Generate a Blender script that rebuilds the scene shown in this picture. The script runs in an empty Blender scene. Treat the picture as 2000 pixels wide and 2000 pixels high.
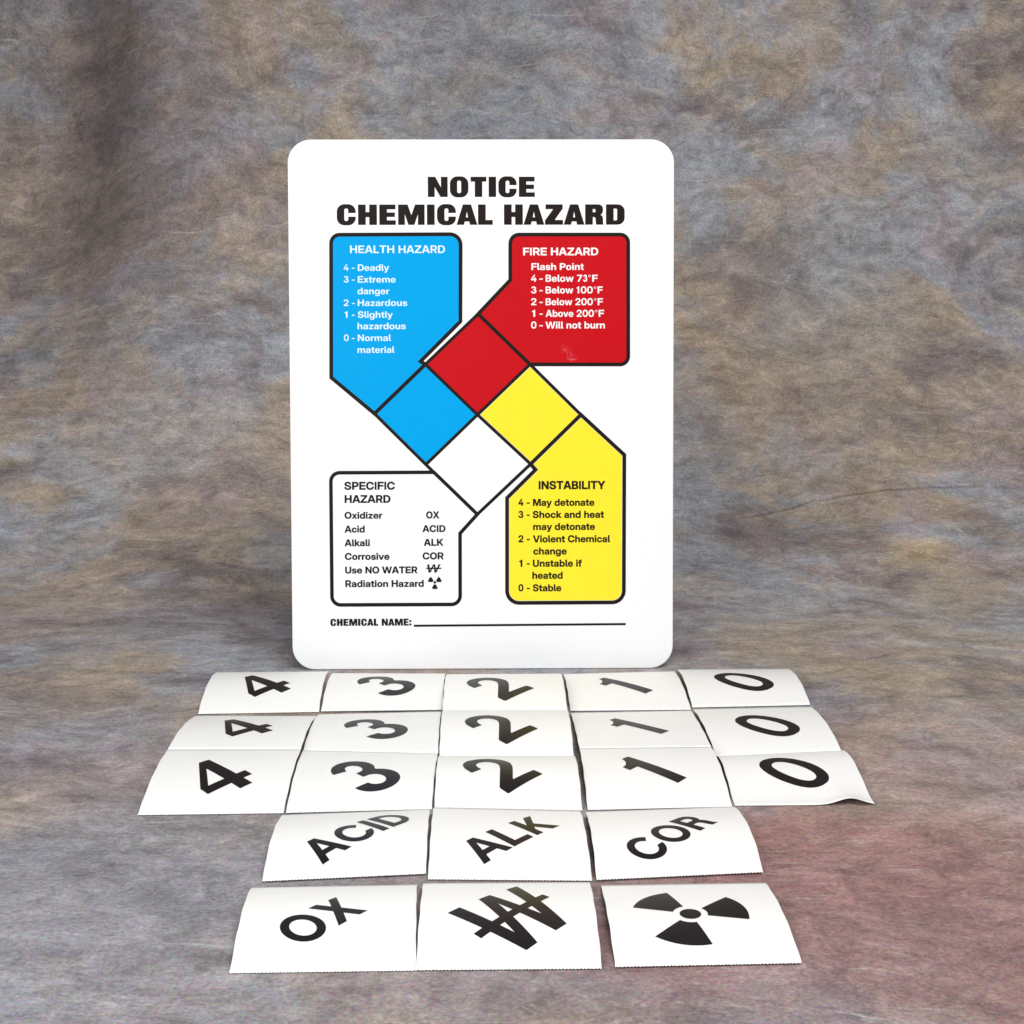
import bpy, math, random
from mathutils import Vector, Matrix
from mathutils.geometry import delaunay_2d_cdt

SC = bpy.context.scene
COL = SC.collection
random.seed(7)

# ------------------------------------------------------------------ camera
CAM_H, CAM_PITCH, CAM_ROLL = 0.28294, 0.188686, -0.001177
cam = bpy.data.cameras.new('camera')
cam.sensor_width = 36.0
cam.lens = 50.3772
cam.clip_start, cam.clip_end = 0.01, 50.0
camo = bpy.data.objects.new('camera', cam)
COL.objects.link(camo)
camo.matrix_world = (Matrix.Translation((0, 0, CAM_H)) @ Matrix.Rotation(math.pi / 2 - CAM_PITCH, 4, 'X')
                     @ Matrix.Rotation(CAM_ROLL, 4, 'Z'))
SC.camera = camo

# ------------------------------------------------------------------ light: a studio table, two soft boxes and dim room light
world = bpy.data.worlds.new('World')
SC.world = world
world.use_nodes = True
bg = world.node_tree.nodes['Background']
bg.inputs[0].default_value = (0.96, 0.97, 1.0, 1)
bg.inputs[1].default_value = 0.17


def softbox(name, loc, aim, size, watts, colour):
    l = bpy.data.lights.new(name, 'AREA')
    l.shape = 'RECTANGLE'
    l.size, l.size_y = size
    l.energy = watts
    l.color = colour
    o = bpy.data.objects.new(name, l)
    COL.objects.link(o)
    o.location = loc
    o.rotation_euler = (Vector(aim) - Vector(loc)).to_track_quat('-Z', 'Y').to_euler()
    return o


softbox('key_softbox', (0.35, 0.05, 1.35), (0.05, 0.85, 0.08), (0.9, 0.6), 18.4, (1.0, 0.985, 0.96))
softbox('fill_softbox', (-0.60, -0.35, 0.62), (0.0, 0.85, 0.12), (0.6, 0.6), 11.0, (0.97, 0.985, 1.0))
SC.view_settings.view_transform = 'Standard'
SC.view_settings.look = 'None'
SC.view_settings.gamma = 1.0
SC.view_settings.use_curve_mapping = False
SC.view_settings.exposure = 0.0


# ------------------------------------------------------------------ node helpers and materials
class NT:
    def __init__(self, name):
        self.m = bpy.data.materials.new(name)
        self.m.use_nodes = True
        self.t = self.m.node_tree
        self.bsdf = self.t.nodes['Principled BSDF']

    def n(self, kind, **kw):
        nd = self.t.nodes.new(kind)
        for k, v in kw.items():
            if k.startswith('_'):
                setattr(nd, k[1:], v)
            else:
                key = int(k[1:]) if k[0] == 'i' and k[1:].isdigit() else k.replace('__', ' ')
                self.set(nd.inputs[key], v)
        return nd

    def set(self, sock, v):
        if isinstance(v, bpy.types.NodeSocket):
            self.t.links.new(v, sock)
        else:
            sock.default_value = v

    def math(self, op, a, b=0.0, c=0.0, clamp=False):
        nd = self.n('ShaderNodeMath', _operation=op, _use_clamp=clamp, i0=a, i1=b, i2=c)
        return nd.outputs[0]

    def noise(self, vec, scale, detail=4.0, rough=0.55, dist=0.0, col=False):
        nd = self.n('ShaderNodeTexNoise', Vector=vec, Scale=scale, Detail=detail, Roughness=rough, Distortion=dist)
        return nd.outputs['Color' if col else 'Fac']

    def mapr(self, v, a, b, c, d, smooth=True):
        nd = self.n('ShaderNodeMapRange', i0=v, i1=a, i2=b, i3=c, i4=d)
        if smooth:
            nd.interpolation_type = 'SMOOTHSTEP'
        return nd.outputs[0]

    def mix(self, f, a, b, mode='MIX'):
        nd = self.n('ShaderNodeMix', _data_type='RGBA', _blend_type=mode)
        nd.clamp_result = False
        self.set(nd.inputs[0], f)
        self.set(nd.inputs[6], a)
        self.set(nd.inputs[7], b)
        return nd.outputs[2]

    def mapping(self, vec, scale=(1, 1, 1), loc=(0, 0, 0), rot=(0, 0, 0)):
        nd = self.n('ShaderNodeMapping', Vector=vec)
        nd.inputs['Scale'].default_value = scale
        nd.inputs['Location'].default_value = loc
        nd.inputs['Rotation'].default_value = rot
        return nd.outputs[0]


def rgb(c):
    return (c[0], c[1], c[2], 1.0)


def ink(name, colour, rough=0.34, mottle=0.0, spec=0.5, scale=220.0):
    """Printed ink or plain plastic: an even colour with a very small print mottle."""
    k = NT(name)
    co = k.n('ShaderNodeTexCoord').outputs['Object']
    nz = k.noise(co, scale, 3.0, 0.6)
    f = k.mapr(nz, 0.25, 0.75, 1.0 - mottle, 1.0 + mottle, False)
    k.set(k.bsdf.inputs['Base Color'], k.mix(1.0, rgb(colour), k.n('ShaderNodeCombineColor', i0=f, i1=f, i2=f).outputs[0], 'MULTIPLY'))
    k.set(k.bsdf.inputs['Roughness'], k.mapr(k.noise(co, 60.0, 2.0), 0.2, 0.8, rough - 0.05, rough + 0.05, False))
    k.bsdf.inputs['Specular IOR Level'].default_value = spec
    return k


MAT = {}
MAT['plate'] = ink('white_sign_plastic', (0.86, 0.87, 0.875), 0.42, 0.006).m
MAT['blue'] = ink('blue_ink', (0.0, 0.345, 0.75), 0.42, 0.015, 0.05).m
MAT['yellow'] = ink('yellow_ink', (0.90, 0.745, 0.034), 0.45, 0.035, 0.08, 90.0).m
MAT['white'] = ink('white_ink', (0.86, 0.87, 0.875), 0.45, 0.006).m
MAT['pale'] = ink('pale_lettering', (0.70, 0.85, 0.90), 0.42, 0.05, 0.3, 900.0).m
MAT['black'] = ink('black_ink', (0.0145, 0.0100, 0.0088), 0.45, 0.10, 0.08).m
MAT['label_ink'] = ink('glossy_label_ink', (0.012, 0.009, 0.010), 0.36, 0.10, 0.20).m


def red_ink():
    k = ink('red_ink', (0.53, 0.0045, 0.010), 0.42, 0.03, 0.08)
    # a pale rubbed scuff low on the fire panel and fainter rubs on the red diamond: wear with a shape of its own
    co = k.n('ShaderNodeTexCoord').outputs['Object']
    old = k.bsdf.inputs['Base Color'].links[0].from_socket
    sx, sy = SIGN_ART['scuff'][0]
    tot = None
    for (cx, cy, rx, ry, rot, amt) in ((sx, sy, 0.0045, 0.0085, 0.5, 0.30), (sx + 3, sy - 4, 0.005, 0.004, 0.3, 0.30)):
        m = k.n('ShaderNodeMapping', _vector_type='TEXTURE', Vector=co)
        m.inputs['Location'].default_value = (cx / 1000, cy / 1000, 0)
        m.inputs['Rotation'].default_value = (0, 0, rot)
        m.inputs['Scale'].default_value = (rx, ry, 1)
        ln = k.n('ShaderNodeVectorMath', _operation='LENGTH', i0=m.outputs[0]).outputs['Value']
        fade = k.mapr(ln, 0.1, 1.0, 1.0, 0.0)
        w = k.mapr(k.noise(co, 420.0, 4.0, 0.6, 1.2), 0.42, 0.75, 0.0, 1.0)
        v = k.math('MULTIPLY', k.math('MULTIPLY', fade, w), amt)
        tot = v if tot is None else k.math('ADD', tot, v)
    k.set(k.bsdf.inputs['Base Color'], k.mix(tot, old, (0.75, 0.35, 0.45, 1)))
    return k.m


def paper_material():
    k = NT('white_label_paper')
    co = k.n('ShaderNodeTexCoord').outputs['Object']
    a = k.noise(co, 35.0, 3.0, 0.5)
    k.set(k.bsdf.inputs['Base Color'], k.mix(k.mapr(a, 0.3, 0.7, 0, 1), (0.870, 0.867, 0.848, 1), (0.888, 0.885, 0.870, 1)))
    k.bsdf.inputs['Roughness'].default_value = 0.5
    k.bsdf.inputs['Specular IOR Level'].default_value = 0.3
    bp = k.n('ShaderNodeBump', Height=k.noise(co, 55.0, 3.0, 0.5))
    bp.inputs['Strength'].default_value = 0.10
    bp.inputs['Distance'].default_value = 0.002
    k.set(k.bsdf.inputs['Normal'], bp.outputs[0])
    return k.m


def cloth_material():
    """Hand-dyed muslin: clouds of blue grey, taupe and mauve dye, brushed fibres and a fine fuzzy grain."""
    k = NT('mottled_muslin')
    uv = k.n('ShaderNodeUVMap').outputs[0]
    warp = k.n('ShaderNodeVectorMath', _operation='SCALE', i0=k.noise(uv, 7.0, 3.0, 0.5, 0.0, True))
    warp.inputs['Scale'].default_value = 0.05
    wv = k.n('ShaderNodeVectorMath', _operation='ADD', i0=uv, i1=warp.outputs[0]).outputs[0]
    st = k.mapping(wv, (1.0, 1.1, 1), rot=(0, 0, -0.12))
    a = k.noise(st, 5.0, 7.0, 0.62, 0.5)
    b = k.noise(k.mapping(wv, (1.0, 1.0, 1), (5.1, 2.7, 0)), 8.5, 7.0, 0.62, 0.6)
    c = k.noise(k.mapping(wv, (1.0, 1.0, 1), (1.7, 8.3, 0)), 12.0, 7.0, 0.66, 0.4)
    blue, taupe, mauve, tan, dark = ((0.258, 0.266, 0.292, 1), (0.295, 0.240, 0.190, 1), (0.285, 0.225, 0.238, 1),
                                     (0.375, 0.305, 0.238, 1), (0.165, 0.138, 0.145, 1))
    col = k.mix(k.mapr(a, 0.43, 0.57, 0, 1), blue, taupe)
    col = k.mix(k.mapr(b, 0.50, 0.64, 0, 0.6), col, mauve)
    col = k.mix(k.mapr(c, 0.51, 0.66, 0, 0.62), col, tan)
    col = k.mix(k.mapr(k.noise(k.mapping(wv, (1, 1.1, 1), (9.2, 4.1, 0)), 10.0, 7.0, 0.65, 0.5), 0.48, 0.66, 0, 0.8), col, dark)
    # patches where a bath of one dye took hold; two others carry painted light and shade
    for (x, s, rx, rs, cc, amt) in ((-0.02, 0.50, 0.60, 0.34, (0.240, 0.208, 0.214), 0.55), (0.150, 0.630, 0.10, 0.065, (0.275, 0.118, 0.106), 0.85), (0.20, 0.55, 0.30, 0.11, (0.232, 0.138, 0.136), 0.85),
                                    (0.25, 0.72, 0.17, 0.12, (0.285, 0.200, 0.182), 0.65), (-0.19, 0.575, 0.17, 0.14, (0.205, 0.210, 0.240), 0.65),
                                    (-0.28, 0.78, 0.16, 0.12, (0.235, 0.210, 0.222), 0.5), (-0.30, 1.05, 0.2, 0.10, (0.275, 0.245, 0.255), 0.45),  # second patch: cloth painted paler where the left curve gets less light
                                    (0.252, 1.45, 0.14, 0.16, (0.350, 0.275, 0.220), 0.50), (0.305, 1.218, 0.05, 0.03, (0.190, 0.150, 0.140), 0.60),
                                    (0.345, 1.205, 0.035, 0.03, (0.420, 0.310, 0.170), 0.6), (-0.022, 1.82, 0.16, 0.10, (0.210, 0.220, 0.250), 0.6),
                                    (-0.28, 1.36, 0.16, 0.12, (0.330, 0.275, 0.240), 0.5), (-0.42, 1.78, 0.18, 0.35, (0.165, 0.135, 0.135), 0.7),  # second patch: shade of the far-left fold painted into the cloth
                                    (0.30, 1.05, 0.2, 0.10, (0.310, 0.280, 0.270), 0.4), (0.33, 1.60, 0.10, 0.2, (0.280, 0.275, 0.275), 0.4)):
        m = k.n('ShaderNodeMapping', _vector_type='TEXTURE', Vector=wv)
        m.inputs['Location'].default_value = (x + 0.025, s + 0.025, 0)
        m.inputs['Scale'].default_value = (rx, rs, 1)
        ln = k.n('ShaderNodeVectorMath', _operation='LENGTH', i0=m.outputs[0]).outputs['Value']
        ln = k.math('ADD', ln, k.mapr(b, 0.3, 0.7, -0.35, 0.35, False))
        col = k.mix(k.mapr(ln, 0.25, 1.15, amt, 0.0), col, rgb(cc))
    # brushed streaks, mid-size tufts
    streak = k.noise(k.mapping(wv, (1, 1.7, 1), (3, 1, 0), (0, 0, 0.10)), 22.0, 8.0, 0.72, 0.6)
    tuft = k.noise(k.mapping(wv, (1, 1.2, 1), (2, 6, 0), (0, 0, 0.2)), 62.0, 6.0, 0.72, 0.8)
    lum = k.math('MULTIPLY', k.mapr(streak, 0.28, 0.72, 0.64, 1.40, False), k.mapr(tuft, 0.25, 0.75, 0.66, 1.36, False))
    tuft2 = k.noise(k.mapping(wv, (1, 1.5, 1), (4, 3, 0), (0, 0, 0.25)), 150.0, 5.0, 0.75, 1.6)
    lum = k.math('MULTIPLY', lum, k.mapr(tuft2, 0.25, 0.75, 0.76, 1.24, False))
    lum = k.math('MULTIPLY', lum, 1.15)
    # pale hair-like wisps lying in different directions
    wis = None
    for sc, rot, off in ((26.0, 0.55, 0.0), (31.0, -0.7, 4.0), (24.0, 1.5, 9.0), (36.0, 0.15, 13.0), (40.0, -0.35, 17.0)):
        w = k.noise(k.mapping(wv, (0.55, 7.0, 1), (off, off * 0.7, 0), (0, 0, rot)), sc, 4.0, 0.6, 0.9)
        gate = k.mapr(k.noise(k.mapping(wv, (1, 1, 1), (off + 3, off, 0)), 15.0, 3.0), 0.52, 0.72, 0, 1)
        w = k.math('MULTIPLY', k.mapr(w, 0.56, 0.76, 0, 1), gate)
        wis = w if wis is None else k.math('ADD', wis, w)
    col = k.mix(1.0, col, k.n('ShaderNodeCombineColor', i0=lum, i1=lum, i2=lum).outputs[0], 'MULTIPLY')
    col = k.mix(k.math('MULTIPLY', wis, 0.62, clamp=True), col, (0.58, 0.555, 0.53, 1))
    # fine coloured fuzz of the weave
    gr = k.noise(k.mapping(uv, (1, 1.15, 1)), 560.0, 3.0, 0.75, 0.0, True)
    sep = k.n('ShaderNodeSeparateColor', i0=gr)
    gl = k.noise(uv, 430.0, 2.0, 0.8)
    chans = [k.math('MULTIPLY', k.mapr(sep.outputs[i], 0.2, 0.8, 0.62, 1.38, False), k.mapr(gl, 0.2, 0.8, 0.70, 1.30, False)) for i in range(3)]
    grain = k.n('ShaderNodeCombineColor', i0=chans[0], i1=chans[1], i2=chans[2]).outputs[0]
    col = k.mix(1.0, col, grain, 'MULTIPLY')
    k.set(k.bsdf.inputs['Base Color'], col)
    k.bsdf.inputs['Roughness'].default_value = 0.95
    k.bsdf.inputs['Specular IOR Level'].default_value = 0.1
    h = k.math('ADD', k.math('MULTIPLY', tuft, 0.6), k.math('MULTIPLY', gl, 0.25))
    bp = k.n('ShaderNodeBump', Height=h)
    bp.inputs['Strength'].default_value = 0.35
    bp.inputs['Distance'].default_value = 0.002
    k.set(k.bsdf.inputs['Normal'], bp.outputs[0])
    return k.m


# ------------------------------------------------------------------ measured data (metres for labels, millimetres for the sign)
LABEL_SHAPE = {
    "r1_4": {"p":[-0.15384,0.83035,0.03888,0.00051,0.00529,0.04354,0.00413],"c":[[[0.31,-0.54],[-0.16,0.17]],[[-0.0,0.9],[-0.33,-0.77]]]},
    "r1_3": {"p":[-0.07938,0.83336,0.01748,0.00074,0.00543,0.00226,0.00206],"c":[[[-0.17,-0.36],[0.34,0.87]],[[-0.43,1.05],[0.41,-1.28]]]},
    "r1_1": {"p":[0.07199,0.83385,0.02768,0.0006,0.00347,-0.01074,0.00198],"c":[[[-0.17,0.26],[0.28,0.01]],[[0.25,-1.85],[0.27,2.16]]]},
    "r1_0": {"p":[0.14696,0.84185,0.01237,0.00052,0.00455,0.0231,0.00196],"c":[[[-0.13,-1.93],[-0.04,1.73]],[[-0.24,-0.09],[0.41,-0.1]]]},
    "s_4": {"p":[-0.15113,0.67557,0.01268,-9e-05,0.0035,0.05141,0.00737,0.00341,-0.06463,0.00197],"c":[[[0.66,-1.27],[-0.09,0.03]],[[-0.45,1.02],[-0.55,0.02]],[[0.37,1.0],[-0.35,-0.5]]]},
    "s_3": {"p":[-0.07677,0.67844,0.01794,0.00055,0.00395,0.04361,0.00491,0.00282,-0.03478,0.00266],"c":[[[0.08,-1.61],[-0.37,1.7]],[[-1.0,3.4],[0.63,-2.87]],[[-0.21,-1.57],[-0.01,2.08]]]},
    "s_2": {"p":[-0.00193,0.67859,0.01641,0.00115,0.00801,-0.08017,0.00327,0.00556,-0.0222,0.00506,0.005,-0.00292,0.00526],"c":[[[-0.75,3.15],[0.32,-2.11]],[[-0.45,0.44],[0.3,-0.78]],[[-0.86,0.79],[0.66,-0.46]],[[-0.41,0.44],[0.23,0.15]]]},
    "s_1": {"p":[0.07467,0.68193,0.02227,0.00033,0.00383,0.01016,0.00586,0.00132,-0.03193,0.00202],"c":[[[-0.2,-1.51],[-0.13,0.98]],[[0.66,0.1],[0.58,0.65]],[[0.29,-0.88],[0.01,1.7]]]},
    "s_0": {"p":[0.14816,0.68583,0.01775,-0.00039,0.00487,0.68399,0.0014,0.0033,-0.11204,0.00304],"c":[[[1.14,-0.18],[-1.03,-0.3]],[[2.19,-4.52],[0.49,3.39]],[[0.43,-0.94],[-0.48,1.97]]]},
    "acid": {"p":[-0.07512,0.60109,0.03748,0.001,0.00641,-0.15987,0.00236],"c":[[[0.09,-2.22],[-0.43,2.67]],[[0.58,-2.14],[0.13,2.18]]]},
    "alk": {"p":[-0.00128,0.59948,0.0136,0.00057,0.00479,0.0,0.00411],"c":[[[0.06,1.3],[0.4,-1.36]],[[-0.41,2.73],[-0.6,-2.54]]]},
    "cor": {"p":[0.07588,0.60176,0.03586,0.00114,0.00617,-0.18737,0.00335],"c":[[[-1.7,-2.24],[0.96,2.95]],[[-0.38,-1.85],[1.22,2.03]]]},
    "ox": {"p":[-0.07429,0.51814,0.05402,0.00026,0.00527,0.23154,0.00229],"c":[[[-0.0,0.94],[-0.22,-1.16]],[[0.05,0.52],[-0.54,-0.77]]]},
    "w": {"p":[-0.00138,0.51946,0.01581,0.00062,0.00507,0.0,0.00304],"c":[[[0.05,0.05],[-0.01,-0.02]],[[-0.19,0.14],[0.13,-0.11]]]},
    "rad": {"p":[0.07752,0.5222,0.02436,0.00086,0.00395,-0.02251,0.00085],"c":[[[-0.51,-0.43],[0.48,0.76]],[[-0.04,-0.32],[0.28,0.26]]]},
}

SIGN_ART = {
    "health": [[-98.89,287.84],[-13.62,288.14],[-14.04,230.96],[-40.49,204.73],[-37.32,202.77],[-71.19,170.3],[-99.6,194.19]],
    "fire": [[19.03,287.83],[96.84,287.75],[96.95,202.42],[31.88,202.62],[-2.35,235.85],[18.95,258.13]],
    "inst": [[32.12,136.66],[65.58,169.26],[94.4,142.58],[94.17,44.23],[16.26,44.11],[16.45,114.22],[35.42,132.91]],
    "spec": [[-100.42,131.23],[-32.07,131.37],[-3.36,103.37],[-14.92,90.72],[-15.03,43.27],[-100.36,43.22]],
    "dia": [[-2.35,235.85],[31.88,202.62],[65.58,169.26],[32.12,136.66],[-3.36,103.37],[-37.35,136.52],[-71.19,170.3],[-37.32,202.77],[-3.01,169.43]],
    "line": [[-45.93,29.05],[95.45,29.62]],
    "scuff": [[56.57,210.27]],
}

SIGN_TEXT = {
    "title": [["NOTICE",-35.1,35.27,312.52,12.98],["CHEMICAL HAZARD",-95.03,94.47,294.35,13.1]],
    "health_head": [["HEALTH HAZARD",-86.47,-24.0,275.82,4.99]],
    "health_list": [["4",-90.75,-87.61,264.28,4.24],["-",-85.37,-83.56,264.28,4.23],["Deadly",-81.47,-60.87,264.25,4.24],["3",-90.81,-87.67,256.58,4.23],["-",-85.44,-83.62,256.57,4.24],["Extreme",-81.53,-56.59,256.55,4.24],["danger",-81.79,-60.84,248.91,4.24],["2",-90.94,-87.79,241.22,4.24],["-",-85.56,-83.74,241.22,4.25],["Hazardous",-81.64,-49.14,241.19,4.25],["1",-90.44,-88.48,233.5,4.24],["-",-85.62,-83.8,233.49,4.25],["Slightly",-81.7,-58.7,233.47,4.24],["hazardous",-81.97,-50.14,225.94,4.25],["0",-90.99,-87.84,218.21,4.25],["-",-85.74,-83.92,218.2,4.25],["Normal",-81.82,-59.99,218.18,4.25],["material",-82.09,-57.8,210.37,4.25]],
    "fire_head": [["FIRE HAZARD",27.5,77.03,274.23,5.0]],
    "fire_list": [["Flash Point",32.93,67.51,264.64,4.44],["4",32.71,36.21,256.95,4.52],["-",38.17,40.41,256.94,4.51],["Below 73",42.3,69.82,256.92,4.52],["@",70.52,72.06,259.89,1.53],["F",73.04,76.68,256.89,4.52],["3",32.69,36.19,249.3,4.52],["-",38.15,40.39,249.3,4.52],["Below 100",42.28,73.39,249.26,4.53],["@",74.16,75.7,252.23,1.53],["F",76.61,79.98,249.24,4.52],["2",32.68,36.18,241.57,4.53],["-",38.14,40.38,241.56,4.53],["Below 200",42.27,73.46,241.53,4.53],["@",74.3,75.84,244.5,1.54],["F",76.69,80.12,241.5,4.53],["1",33.22,35.32,233.91,4.53],["-",38.13,40.37,233.91,4.53],["Above 200",42.26,74.16,233.87,4.53],["@",74.93,76.48,236.84,1.53],["F",77.32,80.9,233.84,4.53],["0",32.64,36.15,226.25,4.53],["-",38.11,40.36,226.24,4.53],["Will not burn",42.18,81.39,226.19,4.53]],
    "spec_head": [["SPECIFIC",-91.58,-57.97,119.95,5.21],["HAZARD",-91.44,-60.91,111.22,5.14]],
    "spec_list": [["Oxidizer",-91.6,-66.41,100.72,4.45],["OX",-37.46,-28.59,100.72,4.66],["Acid",-91.61,-78.23,91.5,4.52],["ACID",-39.91,-24.54,91.68,4.52],["Alkali",-91.68,-74.85,82.38,4.52],["ALK",-39.11,-26.0,82.49,4.6],["Corrosive",-91.61,-61.87,73.31,4.52],["COR",-39.94,-25.9,73.44,4.61],["Use NO WATER",-91.48,-43.38,64.22,4.52],["Radiation Hazard",-91.41,-39.2,55.13,4.54],["#W",-37.52,-27.43,64.58,5.53],["#R",-36.24,-27.48,53.59,8.16]],
    "inst_head": [["INSTABILITY",37.44,81.79,119.91,5.42]],
    "inst_list": [["4",23.95,27.33,108.94,4.66],["-",29.45,31.56,108.91,4.66],["May detonate",33.61,74.53,108.84,4.66],["3",23.93,27.32,100.88,4.67],["-",29.43,31.55,100.87,4.66],["Shock and heat",33.45,80.95,100.78,4.67],["may detonate",33.65,74.95,92.74,4.66],["2",23.89,27.28,84.62,4.67],["-",29.4,31.52,84.62,4.66],["Violent Chemical",33.56,84.99,84.52,4.67],["change",33.76,56.08,76.42,4.67],["1",24.42,26.54,68.34,4.67],["-",29.36,31.48,68.33,4.67],["Unstable if",33.46,66.12,68.26,4.68],["heated",33.09,53.38,60.2,4.67],["0",23.81,27.21,51.89,4.69],["-",29.33,31.45,51.88,4.69],["Stable",33.43,52.46,51.83,4.68]],
    "chem_name": [["CHEMICAL NAME:",-101.58,-47.61,29.2,4.62]],
}

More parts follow.
